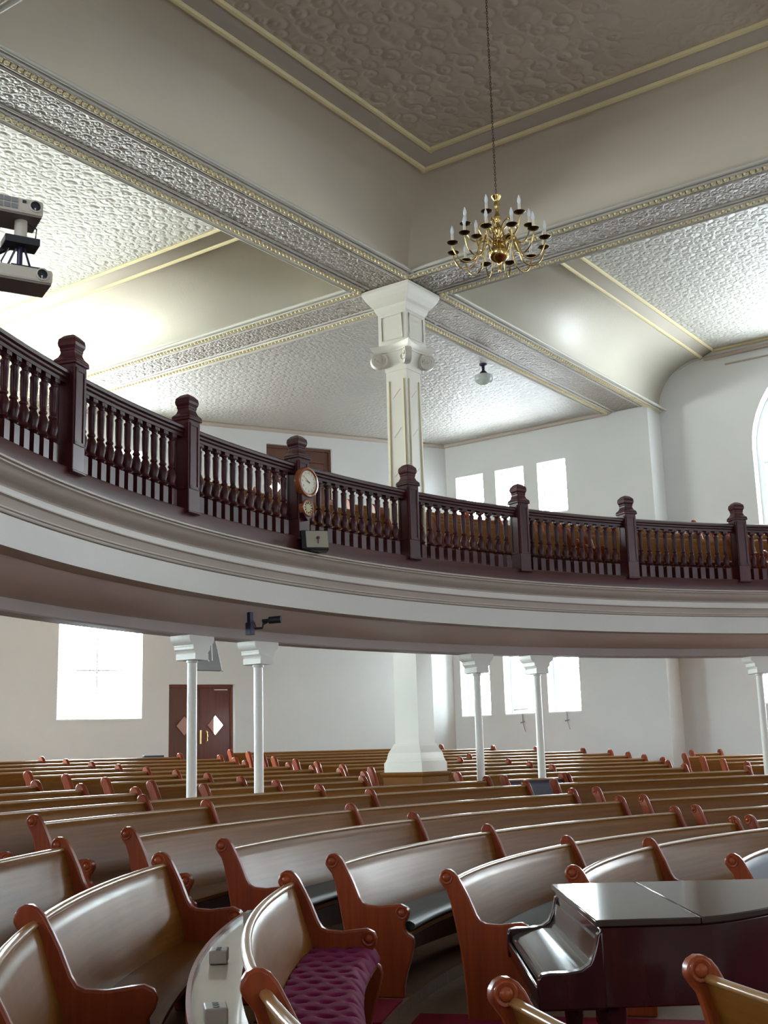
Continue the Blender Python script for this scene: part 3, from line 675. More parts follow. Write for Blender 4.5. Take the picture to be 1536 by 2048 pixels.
def newel(th):
    loc = P(12.40, th, 4.27); bl = MB(); c = cos(rad(th)); s_ = sin(rad(th))
    Mz = Matrix.Rotation(rad(th), 3, 'Z')
    def lp(u, v, z): p = Mz @ Vector((u, v, 0)); return (12.40*cos(rad(th))+O[0]+p.x, 12.40*sin(rad(th))+O[1]+p.y, z)
    bl.box(lp(-.02, 0, 4.80), (.20, .20, 1.02), rad(th)); bl.box(lp(-.02, 0, 5.30), (.235, .235, .03), rad(th)); bl.box(lp(-.02, 0, 4.30), (.225, .225, .025), rad(th))
    n_ = bl.build('newel_post', M_gwood, bal, smooth=0, bevel=.008, loc=loc)
    cp = MB(); rows = []
    for r, z in ((.0, 5.315), (.118, 5.315), (.112, 5.335), (.085, 5.365), (.072, 5.40), (.072, 5.42), (.078, 5.428), (.076, 5.445), (.088, 5.47), (.092, 5.495), (.086, 5.535), (.055, 5.57), (.03, 5.585), (0, 5.588)):
        rows.append([lp(-.02+r*a, r*b, z) for a, b in ((1, 1), (-1, 1), (-1, -1), (1, -1))])
    cp.strip(rows, True).build('finial', M_gwood, n_, smooth=0, bevel=.006, loc=lp(-.02, 0, 5.3))
    pm = MB()
    for (u, v, sx, sy) in ((-.121, 0, .012, .012), (-.02, .101, .012, .012), (-.02, -.101, .012, .012)):
        horiz = abs(v) < .01
        for k in (-1, 1):
            q = lp(u, .068*k, 4.90) if horiz else lp(u+.068*k, v, 4.90); pm.box(q, (.014, .03, .70) if horiz else (.03, .014, .70), rad(th))
        for zz in (4.56, 5.24):
            pm.box(lp(u, v, zz), (.014, .165, .03) if horiz else (.165, .014, .03), rad(th))
    pm.build('panel_moulding', M_gwood, n_, smooth=0, loc=loc)
for th in NEW: newel(th)
bm_ = baluster_mesh().build('baluster', M_gwood, None, smooth=40); bm_.parent = bal
first = True
for i in range(8):
    hi = NEW[i]; nb_ = 11; gap = NEW[i]-NEW[i+1]
    for k in range(nb_):
        th = hi-gap*(.082+(1-.164)*(k+.5)/nb_)
        if first: o = bm_; first = False
        else: o = bm_.copy(); COL.objects.link(o); o.parent = bal
        o.location = Vector(P(12.40, th, 4.335))-world_loc(bal); o.rotation_euler.z = rad(th)
# gallery pews, only backs and end knobs show over the rail
gz = [4.36, 4.63, 4.90, 5.17]
gs = [(171, 160.5), (159, 147), (145.5, 134), (127, 116), (114.5, 103), (101.5, 90)]
gname = ['left edge', 'left of the clock', 'at the clock', 'right of the square pillar', 'below the arched window', 'at the right edge']
for r in range(4):
    for q, (a, b) in enumerate(gs):
        if r == 0 and q == 2: b = 131
        if r == 1 and q == 2: b = 131.5
        lab = '%s gallery pew behind the balustrade, %s' % (ORD[r], gname[q])
        root = pew('k0', a-.4*r, b+.4*r, lab, detail=1, R=13.95+.9*r, z0=gz[r], group='gallery pews', rail=False)

# ------------------------------------------------------------------ square pillar
PA, PB = 14.5, 9.92
pc = W(PA, PB, 0)
pil = thing('pillar', W(PA, PB, .56), 'tall cream square pillar with scrolled capital rising through the gallery', 'pillar')
RZ = PI/2-YA
def sqlathe(prof, n=None):
    m = MB(); rows = []
    for r, z in prof: rows.append([W(PA+r*a, PB+r*b, z) for a, b in ((1, 1), (-1, 1), (-1, -1), (1, -1))])
    m.strip(rows, True); return m
sqlathe([(0, .50), (.36, .50), (.36, .58), (.345, .60), (.345, 1.46), (.365, 1.475), (.375, 1.50), (.375, 1.53), (0, 1.53)]).build('pedestal', M_seatwood, pil, smooth=0)
sqlathe([(0, 1.53), (.33, 1.53), (.33, 1.66), (.315, 1.68), (.30, 1.72), (.285, 1.80), (.255, 1.86), (.235, 1.90), (.225, 1.93), (0, 1.93)]).build('base', M_pillar, pil, smooth=0)
sqlathe([(0, 1.92), (.208, 1.92), (.190, 7.80), (0, 7.80)]).build('shaft', M_pillar, pil, smooth=0)
pm = MB()
for (da, db) in ((-1, 0), (0, -1), (1, 0), (0, 1)):
    for k in (-1, 1):
        r0, r1 = .211, .195
        p0 = W(PA+da*r0+(db != 0)*k*.15, PB+db*r0+(da != 0)*k*.15, 5.0); p1 = W(PA+da*r1+(db != 0)*k*.135, PB+db*r1+(da != 0)*k*.135, 7.45)
        pm.tube([p0, p1], .012, 6)
pm.build('shaft_moulding', M_mould, pil)
sh = MB()
for (da, db) in ((-1, 0), (0, -1)):
    for zz in [5.3+.62*i for i in range(4)]:
        rr = .2085-.018*(zz-1.9)/5.9
        sh.tube([W(PA+da*rr+(db != 0)*.07*k, PB+db*rr+(da != 0)*.07*k, zz+(.14 if k*(-1 if da else 1) > 0 else 0)-.0) for k in (-1, 1)], .004, 4)
sh.build('incised_line', M_gray, pil)
# capital: four corner scrolls and a concave abacus, then the panelled block and cornice
cp = sqlathe([(0, 7.60), (.20, 7.60), (.205, 7.70), (.225, 7.78), (.24, 7.90), (.25, 7.93), (0, 7.93)]).build('capital_bell', M_pillar, pil, smooth=30)
ab_ = MB(); n_ = 12; pts = []
cr = [(1, 1), (-1, 1), (-1, -1), (1, -1)]
for i in range(4):
    c0, c1 = cr[i], cr[(i+1) % 4]
    for k in range(n_):
        t = k/n_; x = c0[0]+(c1[0]-c0[0])*t; y = c0[1]+(c1[1]-c0[1])*t; dpt = 1-.24*math.sin(PI*t)
        if abs(c0[0]-c1[0]) > 1: y *= dpt
        else: x *= dpt
        pts.append((x, y))
rows = []
for r, z in ((.0, 7.90), (.325, 7.90), (.325, 7.93), (.345, 7.945), (.36, 7.985), (.37, 8.01), (0, 8.01)): rows.append([W(PA+r*x, PB+r*y, z) for x, y in pts])
ab_.strip(rows, True).build('abacus', M_pillar, pil, smooth=30)
for c in cr:
    v = MB(); dirx = Vector((c[0], c[1])).normalized(); perp = Vector((-dirx.y, dirx.x))
    ctr = (PA+c[0]*.275, PB+c[1]*.275); zc_ = 7.785
    outl = [(.118*cos(2*PI*k/20), .125*sin(2*PI*k/20)) for k in range(20)]
    def vp(x, z, w): return W(ctr[0]+dirx.x*x+perp.x*w, ctr[1]+dirx.y*x+perp.y*w, zc_+z)
    v.prism([vp(x, z, -.05) for x, z in outl], [vp(x, z, .05) for x, z in outl])
    for w in (-.052, .052):
        v.tube([vp(.095*(1-k/26)*cos(k*.62+1), .10*(1-k/26)*sin(k*.62+1), w) for k in range(24)], [.014*(1-k/40) for k in range(24)], 6)
        v.egg(vp(0, 0, w), (.026, .026, .026), 8, 5)
    v.build('volute', M_pillar, pil, smooth=40)
for (da, db) in ((-1, 0), (0, -1), (1, 0), (0, 1)):    # faces of the capital carry a smaller eye scroll
    v = MB()
    for k in (-1, 1):
        outl = [(.10*cos(2*PI*q/18), .115*sin(2*PI*q/18)) for q in range(18)]
        def fp(x, z, o): return W(PA+da*o+(db != 0)*(k*.20+x), PB+db*o+(da != 0)*(k*.20+x), 7.78+z)
        v.prism([fp(x, z, .20) for x, z in outl], [fp(x, z, .27) for x, z in outl])
        v.tube([fp(.078*(1-q/26)*cos(q*.62+1), .09*(1-q/26)*sin(q*.62+1), .272) for q in range(24)], .011, 6)
    v.build('scroll', M_pillar, pil, smooth=40)
sqlathe([(0, 8.0), (.265, 8.0), (.265, 8.56), (0, 8.56)]).build('block', M_pillar, pil, smooth=0)
pm = MB()
for (da, db) in ((-1, 0), (0, -1), (1, 0), (0, 1)):
    q = lambda x, z: W(PA+da*.268+(db != 0)*x, PB+db*.268+(da != 0)*x, z)
    pm.tube([q(-.19, 8.09), q(.19, 8.09), q(.19, 8.48), q(-.19, 8.48), q(-.19, 8.09)], .014, 6)
pm.build('block_moulding', M_pillar, pil)
sqlathe([(0, 8.54), (.27, 8.54), (.285, 8.57), (.30, 8.60), (.31, 8.64), (.345, 8.68), (.40, 8.76), (.435, 8.83), (.445, 8.86), (.445, 8.91), (0, 8.91)]).build('cornice', M_pillar, pil, smooth=0)

# ------------------------------------------------------------------ iron columns under the gallery
def column(th, zb, lab):
    c = thing('iron_column', P(13.5, th, zb), lab, 'column', 'slim columns under the gallery')
    MB().lathe([(0, zb), (.10, zb), (.10, zb+.05), (.07, zb+.08), (.063, zb+.12), (.055, 2.93), (.0, 2.93)], P(13.5, th, 0), 16).build('shaft', M_post, c)
    MB().lathe([(.055, 2.90), (.068, 2.905), (.068, 2.93), (0, 2.93)], P(13.5, th, 0), 16).build('collar', M_post, c)
    br = MB(); w_ = [(.10, 2.93), (.115, 2.935), (.115, 3.0), (.105, 3.01), (.12, 3.035), (.145, 3.05), (.145, 3.08), (.15, 3.085), (.15, 3.10), (.175, 3.11), (.205, 3.14), (.215, 3.17), (.215, 3.21)]
    outl = w_+[(-x, z) for x, z in w_[::-1]]; cc, ss = cos(rad(th)), sin(rad(th))
    def bp(x, z, k): return (O[0]+(13.5+k)*cc-ss*x, O[1]+(13.5+k)*ss+cc*x, z)
    br.prism([bp(x, z, -.15) for x, z in outl], [bp(x, z, .15) for x, z in outl]); br.build('bracket', M_post, c, smooth=30)
    return c
zj = zf['j0']
for th, l in ((147.5, 'slim white iron column in front of the double doors, leftmost under the gallery'), (142.55, 'slim white iron column just right of the wooden double doors'), (125.2, 'slim white iron column before the farthest lower window'), (120.3, 'slim white iron column before the middle and nearest lower windows'), (102.5, 'slim white iron column at the right edge under the gallery')):
    column(th, zf['k6'], l)

# ------------------------------------------------------------------ doors
def door(k, s0, s1, z0, z1, depth, m, lower):
    d = sempty('door_%d' % k, (*w1((s0+s1)/2), z0))
    pt = lambda s, z, o: (W1P[0]+d1[0]*s+n1[0]*o, W1P[1]+d1[1]*s+n1[1]*o, z)
    def slab(mb, a, b, c, e, o0, o1): mb.prism([pt(a, c, o0), pt(b, c, o0), pt(b, e, o0), pt(a, e, o0)], [pt(a, c, o1), pt(b, c, o1), pt(b, e, o1), pt(a, e, o1)]); return mb
    f = MB(); slab(f, s0, s0+.05, z0, z1, depth-.02, depth+.10); slab(f, s1-.05, s1, z0, z1, depth-.02, depth+.10); slab(f, s0+.05, s1-.05, z1-.06, z1, depth-.02, depth+.1)
    f.build('door_frame', m, d, smooth=0)
    m_ = (s0+s1)/2
    for i, (a, b) in enumerate(((s0+.05, m_-.004), (m_+.004, s1-.05))):
        lf = slab(MB(), a, b, z0+.01, z1-.06, depth+.02, depth+.06).build('door_leaf', M_doord if (lower and i == 0) else m, d, smooth=0)
        if lower:
            cs = (a+b)/2+(.0 if i else .0); cz = 2.475; rx, rz = .175, .205
            g = MB(); g.prism([pt(cs-rx, cz, depth+.012), pt(cs, cz-rz, depth+.012), pt(cs+rx, cz, depth+.012), pt(cs, cz+rz, depth+.012)], [pt(cs-rx, cz, depth+.03), pt(cs, cz-rz, depth+.03), pt(cs+rx, cz, depth+.03), pt(cs, cz+rz, depth+.03)])
            g.build('diamond_pane', M_dglass, lf, smooth=0)
            if i == 1:
                g = MB(); x0 = cs-.03; h0 = rz*(1-.03/rx)
                g.prism([pt(x0, cz-h0, depth+.008), pt(cs, cz-rz+.005, depth+.008), pt(cs+rx-.005, cz, depth+.008), pt(cs, cz+rz-.005, depth+.008), pt(x0, cz+h0, depth+.008)], [pt(x0, cz-h0, depth+.012), pt(cs, cz-rz+.005, depth+.012), pt(cs+rx-.005, cz, depth+.012), pt(cs, cz+rz-.005, depth+.012), pt(x0, cz+h0, depth+.012)])
                g.build('daylit_pane', M_dlit, lf, smooth=0)
            t = MB(); t.tube([pt(cs-rx, cz, depth+.01), pt(cs, cz-rz, depth+.01), pt(cs+rx, cz, depth+.01), pt(cs, cz+rz, depth+.01), pt(cs-rx, cz, depth+.01)], .009, 6); t.build('pane_bead', m, lf)
            hx = m_+(.115 if i else -.03)
            h = MB()
            if i: h.tube([pt(hx-.03, 2.36, depth+.015), pt(hx, 2.36, depth-.03), pt(hx+.03, 2.33, depth-.045), pt(hx+.035, 2.24, depth-.05), pt(hx+.03, 2.16, depth-.045), pt(hx, 2.125, depth-.03), pt(hx-.03, 2.125, depth+.015)], .013, 8)
            slab(h, m_+.0, m_+.035, 2.10, 2.38, depth+.008, depth+.022)
            if i: h.build('handle', M_brass, lf)
            if i: slab(MB(), cs-.02, b-.06, z1-.115, z1-.09, depth+.008, depth+.02).build('closer_plate', M_white, lf, smooth=0)
        else:
            pn_ = MB()
            for zz in (6.2, 7.1, 7.85):
                hgt = .6 if zz < 7.8 else .42
                pn_.tube([pt(a+.1, zz, depth+.018), pt(b-.1, zz, depth+.018), pt(b-.1, zz+hgt, depth+.018), pt(a+.1, zz+hgt, depth+.018), pt(a+.1, zz, depth+.018)], .014, 6)
            pn_.build('panel_moulding', M_door, lf)
            if i == 0:
                cs = a+.2; cz = 7.66
                g = MB(); g.prism([pt(cs-.13, cz, depth+.012), pt(cs, cz-.17, depth+.012), pt(cs+.13, cz, depth+.012), pt(cs, cz+.17, depth+.012)], [pt(cs-.13, cz, depth+.018), pt(cs, cz-.17, depth+.018), pt(cs+.13, cz, depth+.018), pt(cs, cz+.17, depth+.018)]); g.build('diamond_pane', M_dlit, lf, smooth=0)
            kb = MB(); kb.egg(pt(m_+(.07 if i else -.07), 7.0, depth-.01), (.03, .03, .03), 10, 6); kb.build('handle', M_brass, lf)
    return d
door(1, -.66, .75, .93, 3.31, .16, M_door, True)
door(2, 1.49, 3.07, 6.05, 8.60, .10, M_doord, False)

# ------------------------------------------------------------------ chandelier
cx = W(10.03, CB+.04, 0)
ch = thing('chandelier', (cx[0], cx[1], 7.1), 'brass two-tier chandelier with candle bulbs on a long chain', 'chandelier')
zc0 = 7.12
MB().lathe([(0, 7.50), (.03, 7.50), (.055, 7.485), (.05, 7.47), (.03, 7.44), (.022, 7.41), (.035, 7.39), (.022, 7.36), (.018, 7.30), (.03, 7.27), (.05, 7.24), (.03, 7.20), (.022, 7.17), (.05, 7.13), (.06, 7.09), (.035, 7.05), (.03, 7.02), (.07, 7.0), (.075, 6.97), (.045, 6.945), (.06, 6.92), (.105, 6.88), (.115, 6.84), (.095, 6.79), (.05, 6.755), (.025, 6.745), (.02, 6.72), (.012, 6.68), (.018, 6.665), (.008, 6.64), (0, 6.635)], (cx[0], cx[1], 0), 20).build('body', M_brass, ch, smooth=60)
chn = MB(); n = 78; zt = ZI
for i in range(n):
    z0 = 7.50+(zt-7.50)*i/n; z1 = 7.50+(zt-7.50)*(i+1)/n; zc_ = (z0+z1)/2; h = (z1-z0)*.62; r = .009
    ring = []
    for k in range(9):
        t = 2*PI*k/8; d_ = (r*cos(t), h*sin(t)); ring.append((cx[0]+(d_[0] if i % 2 else 0), cx[1]+(0 if i % 2 else d_[0]), zc_+d_[1]))
    chn.tube(ring, .0035, 5, False)
chn.build('chain', M_brassd, ch)
MB().lathe([(0, ZI), (.08, ZI), (.075, ZI-.02), (.03, ZI-.05), (0, ZI-.05)], (cx[0], cx[1], 0), 16).build('ceiling_rose', M_brass, ch)
def arm_(ang, r, zb, ztip, z0):
    c, s_ = cos(ang), sin(ang); loc = (cx[0], cx[1], z0)
    def q(x, z): return (cx[0]+c*x, cx[1]+s_*x, z)
    path = [q(.06, z0), q(.11, z0+.05), q(.17, z0+.055), q(.20+.0*r, z0-.0), q(r*.50, zb+.06), q(r*.62, zb+.005), q(r*.76, zb-.0), q(r*.90, zb+.045), q(r*.985, zb+.13), q(r, ztip)]
    # smooth the path
    sm = []
    for i in range(len(path)-1):
        p = [Vector(path[max(0, i-1)]), Vector(path[i]), Vector(path[i+1]), Vector(path[min(len(path)-1, i+2)])]
        for k in range(4):
            t = k/4; sm.append(.5*((2*p[1])+(p[2]-p[0])*t+(2*p[0]-5*p[1]+4*p[2]-p[3])*t*t+(3*p[1]-p[0]-3*p[2]+p[3])*t**3))
    sm.append(Vector(path[-1]))
    tip = q(r, ztip)
    a = MB().tube(sm, .0085, 7).build('arm', M_brass, ch, smooth=80, loc=tip)
    MB().lathe([(0, ztip-.02), (.015, ztip-.015), (.055, ztip+.004), (.062, ztip+.012), (.02, ztip+.012), (0, ztip+.012)], (tip[0], tip[1], 0), 14).build('drip_pan', M_brassd, a)
    MB().lathe([(0, ztip+.01), (.014, ztip+.01), (.014, ztip+.10), (0, ztip+.10)], (tip[0], tip[1], 0), 10).build('candle', M_candle, a)
    MB().lathe([(0, ztip+.10), (.012, ztip+.10), (.019, ztip+.13), (.015, ztip+.16), (.004, ztip+.195), (0, ztip+.20)], (tip[0], tip[1], 0), 10).build('bulb', M_bulb, a)
for k in range(12): arm_(2*PI*(k+.35)/12, .49, 6.74, 6.93, 6.95)
for k in range(6): arm_(2*PI*(k+.1)/6, .34, 6.98, 7.16, 7.12)

# ------------------------------------------------------------------ gallery ceiling lamp
gl = W(18.41, 10.76, 0)
lp_ = thing('ceiling_lamp', (gl[0], gl[1], ZB), 'schoolhouse glass lamp on a dark stem below the corner ceiling', 'lamp')
MB().lathe([(0, ZB), (.075, ZB), (.07, ZB-.03), (.03, ZB-.05), (.028, ZB-.13), (.05, ZB-.15), (.085, ZB-.19), (.09, ZB-.22), (0, ZB-.22)], (gl[0], gl[1], 0), 18).build('stem', M_navyp, lp_)
MB().lathe([(.085, ZB-.20), (.165, ZB-.23), (.172, ZB-.30), (.16, ZB-.345), (.10, ZB-.39), (.05, ZB-.415), (0, ZB-.42)], (gl[0], gl[1], 0), 24).build('shade', M_shade, lp_, smooth=50)
MB().lathe([(0, ZB-.22), (.03, ZB-.22), (.045, ZB-.29), (.02, ZB-.33), (0, ZB-.335)], (gl[0], gl[1], 0), 12).build('bulb', M_bulb, lp_)

# ------------------------------------------------------------------ projectors on the rail at the left
pdir = Vector((.866, .5, 0)); bdir = Vector((-.5, .866, 0)); RP = math.atan2(.5, .866)
def projector(corner, w, d, h, lens_x, lab, upper):
    c0 = Vector(corner); ctr = c0-pdir*w/2+bdir*d/2+Vector((0, 0, h/2))
    t = thing('projector', tuple(ctr), lab, 'projector')
    MB().box(tuple(ctr), (w, d, h), RP).build('body', M_beige, t, smooth=0, bevel=.018)
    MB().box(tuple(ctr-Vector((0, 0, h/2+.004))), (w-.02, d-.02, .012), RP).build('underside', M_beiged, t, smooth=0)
    lc = c0-pdir*lens_x+Vector((0, 0, h*.56))
    def ring(prof, nm, m):
        mb = MB(); rows = []
        for i in range(21):
            a = 2*PI*i/20; e = pdir*cos(a)+Vector((0, 0, 1))*sin(a); rows.append([tuple(lc+e*r-bdir*o) for r, o in prof])
        mb.strip(rows).build(nm, m, t)
    ring([(.045, -.01), (.045, .008), (.036, .012), (.034, -.01)], 'lens_ring', M_beige); ring([(.036, .004), (.025, .008), (0, .009)], 'lens', M_lens)
    if upper:
        g = MB()
        for i in range(4):
            for j in range(2): g.box(tuple(c0-pdir*(.20+.05*i)-bdir*.002+Vector((0, 0, .04+.045*j))), (.04, .008, .035), RP)
        g.build('vent', M_grey, t, smooth=0)
        MB().box(tuple(c0-pdir*.135-bdir*.002+Vector((0, 0, .085))), (.026, .008, .02), RP).build('sensor', M_black, t, smooth=0)
    return t
projector((-2.33, 7.66, 5.555), .42, .29, .115, .058, 'beige projector on top of the bracket at the gallery rail, left edge', True)
projector((-2.255, 7.68, 5.06), .40, .27, .10, .075, 'beige projector hanging below the bracket at the left edge', False)
bk = thing('projector_bracket', P(12.40, NEW[0], 5.3), 'dark metal bracket arm holding the two projectors off the gallery newel', 'bracket')
pxy = Vector((-2.50, 7.70, 0)); nw = Vector(P(12.27, NEW[0], 5.37))
MB().tube([tuple(nw), (pxy.x-.06, pxy.y+.02, 5.37)], .025, 8).build('arm', M_black, bk)
MB().box((pxy.x, pxy.y, 5.375), (.24, .16, .055), RP).build('plate', M_black, bk, smooth=0, bevel=.006)
MB().lathe([(0, 5.40), (.045, 5.40), (.045, 5.543), (0, 5.543)], (pxy.x, pxy.y, 0), 12).build('post', M_beige, bk)
q = MB(); q.lathe([(0, 5.165), (.02, 5.165), (.02, 5.35), (0, 5.35)], (pxy.x, pxy.y, 0), 10); q.box((pxy.x+.03, pxy.y, 5.175), (.2, .14, .022), RP)
q.tube([(pxy.x-.1, pxy.y, 5.18), (pxy.x-.03, pxy.y, 5.34)], .008, 6); q.tube([(pxy.x+.08, pxy.y, 5.18), (pxy.x+.03, pxy.y, 5.34)], .008, 6); q.build('hanger', M_navyp, bk)
MB().tube([(pxy.x+.02, pxy.y, 5.54), (pxy.x+.10, pxy.y+.04, 5.50), (pxy.x+.09, pxy.y+.05, 5.43), (pxy.x+.02, pxy.y+.04, 5.40)], .006, 6).build('cable', M_black, bk)
q = MB(); q.tube([(pxy.x-.08, pxy.y, 5.35), (pxy.x-.13, pxy.y, 5.25), (pxy.x-.10, pxy.y, 5.17)], .006, 6); q.build('cable', M_black, bk)

# ------------------------------------------------------------------ clock on the newel
tc_ = NEW[3]; 
def facep(dx, dz, dr, zc): c, s_ = cos(rad(tc_)), sin(rad(tc_)); R = 12.275-dr; return (O[0]+R*c-s_*dx, O[1]+R*s_+c*dx, zc+dz)
ck = thing('wall_clock', facep(0, 0, 0, 4.98), 'wooden clock with a large cream dial above a small dial on the gallery newel', 'clock')
def disc(zc, prof, nm, m, par=None):
    mb = MB(); mb.strip([[facep(r*cos(2*PI*i/28), r*sin(2*PI*i/28), o, zc) for r, o in prof] for i in range(29)]); return mb.build(nm, m, par or ck, smooth=50)
cs_ = [(-.10, 5.10), (.10, 5.10), (.11, 4.8), (.085, 4.60), (0, 4.52), (-.085, 4.60), (-.11, 4.8)]
MB().prism([facep(x, z, 0, 0) for x, z in cs_], [facep(x, z, .05, 0) for x, z in cs_]).build('case', M_gwood, ck)
bz = disc(4.985, [(.0, .0), (.185, .0), (.187, .05), (.175, .075), (.155, .08), (.140, .066)], 'bezel', M_clockw)
dl = disc(4.985, [(.143, .064), (0, .066)], 'dial', M_dial)
cu = bpy.data.curves.new('n', 'FONT'); txt = MB()
for h in range(1, 13):
    cu.body = str(h); cu.size = .042; cu.align_x = 'CENTER'; cu.align_y = 'CENTER'
    tob = bpy.data.objects.new('n', cu); COL.objects.link(tob); bpy.context.view_layer.update()
    me = tob.evaluated_get(bpy.context.evaluated_depsgraph_get()).to_mesh()
    a = PI/2-h*PI/6; ox, oz = .112*cos(a), .112*sin(a); n0 = len(txt.v)
    # dial seen from O: x runs the other way round
    txt.v += [facep(-(v.co.x+ox), v.co.y+oz, .0675, 4.985) for v in me.vertices]
    for p in me.polygons: txt.quad([n0+i for i in p.vertices])
    tob.to_mesh_clear(); bpy.data.objects.remove(tob)
txt.build('numerals', M_ink, dl, smooth=0)
def hand(ang, ln, w): 
    u = (cos(ang), sin(ang)); v = (-u[1], u[0]); mb = MB()
    a = [(-.02*u[0]+w*v[0], -.02*u[1]+w*v[1]), (-.02*u[0]-w*v[0], -.02*u[1]-w*v[1]), (ln*u[0], ln*u[1])]
    mb.prism([facep(-x, z, .069, 4.985) for x, z in a], [facep(-x, z, .072, 4.985) for x, z in a]); mb.build('hand', M_ink, dl, smooth=0)
hand(PI*.80, .09, .006); hand(PI*.93, .06, .008)
disc(4.675, [(.0, .0), (.108, .0), (.108, .05), (.098, .066), (.08, .06)], 'lower_bezel', M_clockw)
d2 = disc(4.675, [(.082, .056), (0, .058)], 'lower_dial', M_dial2)
tk = MB()
for i in range(12):
    a = 2*PI*i/12; tk.tube([facep(r*cos(a), r*sin(a), .06, 4.675) for r in (.05, .072)], .005, 4)
tk.build('lower_marks', M_ink, d2)

# ------------------------------------------------------------------ wedge loudspeaker on the cornice below the clock
wq = Vector(P(12.20, 144.4, 4.15)); fdir = Vector((.22, -.975, 0)).normalized(); sdir = Vector((-fdir.y, fdir.x, 0))
def wp(x, y, z): p = wq+sdir*x+fdir*y; return (p.x, p.y, wq.z+z)
wd = thing('wedge_speaker', tuple(wq), 'small black wedge loudspeaker with beige grille on the ledge below the clock', 'speaker')
sec = [(-.09, 0), (.10, 0), (.14, .02), (.07, .25), (.0, .25), (-.09, .14)]
MB().prism([wp(-.17, y, z) for y, z in sec], [wp(.15, y, z) for y, z in sec]).build('cabinet', M_black, wd, bevel=.006)
MB().prism([wp(-.12, .142, .03), wp(.14, .142, .03), wp(.14, .08, .235), wp(-.12, .08, .235)], [wp(-.12, .153, .034), wp(.14, .153, .034), wp(.14, .091, .239), wp(-.12, .091, .239)]).build('grille', M_grille, wd, smooth=0)
em = MB(); em.egg(wp(.02, .13, .15), (.022, .012, .02), 8, 5); em.box(wp(.02, .137, .115), (.012, .01, .07), math.atan2(sdir.y, sdir.x)); em.build('emblem', M_emblem, wd)

# ------------------------------------------------------------------ spotlight camera under the gallery, hung speaker
sp = thing('security_camera', P(12.7, 147.1, 3.25), 'black camera on a jointed arm fixed under the gallery edge', 'camera')
a0 = Vector(P(13.40, 143.72, 3.345)); rt = Vector((.80, .60, 0)).normalized()
Dp = Vector(P(12.7, 147.1, 3.245))
MB().box(tuple(Dp+Vector((0, 0, .0))), (.07, .09, .145), rad(50)).build('mount', M_navyp, sp, smooth=0, bevel=.006)
MB().box(tuple(Dp+Vector((0, 0, .125))), (.05, .05, .13), rad(50)).build('fixing', M_navyp, sp, smooth=0)
q = MB(); q.tube([tuple(Dp), tuple(Dp+Vector((.14, .0, .005))), tuple(Dp+Vector((.15, 0, .05))), tuple(Dp+Vector((.20, 0, .075)))], .014, 8); q.build('arm', M_black, sp)
q = MB(); q.tube([tuple(Dp+Vector((.14, 0, .085))), tuple(Dp+Vector((.23, -.01, .09)))], .022, 10); q.tube([tuple(Dp+Vector((.22, -.01, .09))), tuple(Dp+Vector((.36, -.04, .095)))], .042, 14); q.build('head', M_black, sp)
q = MB(); q.tube([tuple(Dp+Vector((.07, 0, .01))), tuple(Dp+Vector((.05, 0, .07))), tuple(Dp+Vector((.02, 0, .12)))], .004, 6); q.build('cable', M_black, sp)
sq_ = Vector(P(14.3, 143.0, 2.90)); hs_ = thing('hung_speaker', tuple(sq_), 'grey wedge loudspeaker with cables hanging above the double doors', 'speaker')
sec = [(-.16, .36), (.10, .40), (.19, 0), (-.19, .02)]
sd = Vector((1, .0, 0)); fd = Vector((.15, -1, 0)).normalized()
def hp(x, y, z): p = sq_+sd*x+fd*y; return (p.x, p.y, sq_.z+z)
MB().prism([hp(x, .0, z) for x, z in sec], [hp(x*.9, -.25, z*.95+.01) for x, z in sec]).build('cabinet', M_grey, hs_, bevel=.006)
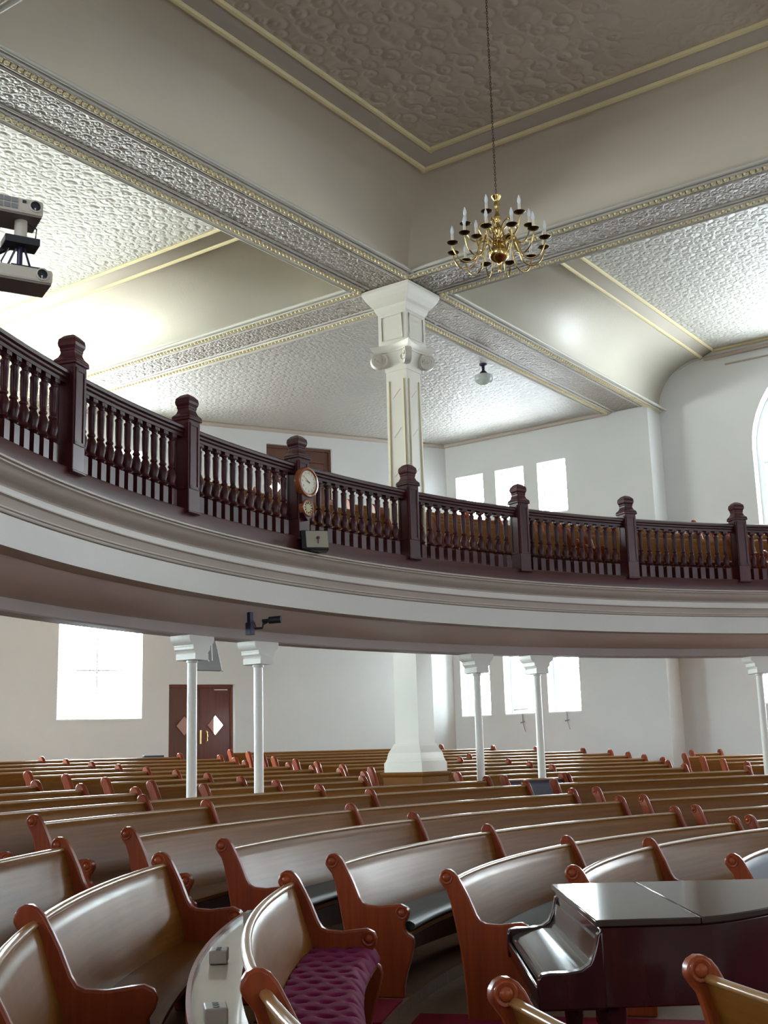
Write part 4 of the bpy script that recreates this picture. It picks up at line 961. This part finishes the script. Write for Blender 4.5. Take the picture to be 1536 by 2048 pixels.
MB().prism([hp(.10, .008, .40), hp(.118, .008, .40), hp(.208, .008, 0), hp(.19, .008, 0)], [hp(.10, -.2, .40), hp(.118, -.2, .40), hp(.208, -.2, 0), hp(.19, -.2, 0)]).build('side_strip', M_white, hs_, smooth=0)
for pth in ([hp(0, .02, .55), hp(-.04, .03, .40), hp(-.06, .03, .25), hp(.03, .03, .12)], [hp(.05, .02, .55), hp(.06, .03, .40), hp(.07, .03, .13)], [hp(.08, .01, .42), hp(.18, .01, .36), hp(.28, .01, .40)]): MB().tube(pth, .008, 6).build('cable', M_white, hs_)
MB().tube([hp(.02, -.1, .38), hp(.02, -.1, 1.3)], .015, 8).build('hanger', M_black, hs_)

# ------------------------------------------------------------------ camera, light, view
cd = bpy.data.cameras.new('camera'); cam = bpy.data.objects.new('camera', cd); COL.objects.link(cam); sc.camera = cam
cd.sensor_fit = 'VERTICAL'; cd.sensor_height = 24; cd.sensor_width = 18; cd.lens = 24*2353.3/2048
cd.clip_start = .05; cd.clip_end = 200
pt_, rl = .202462, .0282289
Rm = Matrix(((1, 0, 0), (0, cos(pt_), -sin(pt_)), (0, sin(pt_), cos(pt_)))) @ Matrix(((1, 0, 0), (0, 0, 1), (0, -1, 0))) @ Matrix(((cos(rl), -sin(rl), 0), (sin(rl), cos(rl), 0), (0, 0, 1)))
Rb = Rm @ Matrix(((1, 0, 0), (0, -1, 0), (0, 0, -1)))
cam.matrix_world = Matrix.Translation((0, 0, EYE)) @ Rb.to_4x4()
wd_ = bpy.data.worlds.new('sky'); sc.world = wd_; wd_.use_nodes = True
bg = wd_.node_tree.nodes['Background']; sk = wd_.node_tree.nodes.new('ShaderNodeTexSky'); sk.sky_type = 'HOSEK_WILKIE'
wd_.node_tree.links.new(sk.outputs[0], bg.inputs[0]); bg.inputs[1].default_value = .3
sc.view_settings.view_transform = 'Standard'; sc.view_settings.look = 'None'; sc.view_settings.exposure = 0.48; sc.view_settings.gamma = 1
sc.cycles.use_denoising = True; sc.cycles.max_bounces = 10; sc.cycles.diffuse_bounces = 6; sc.cycles.glossy_bounces = 4
sc.cycles.sample_clamp_indirect = 8
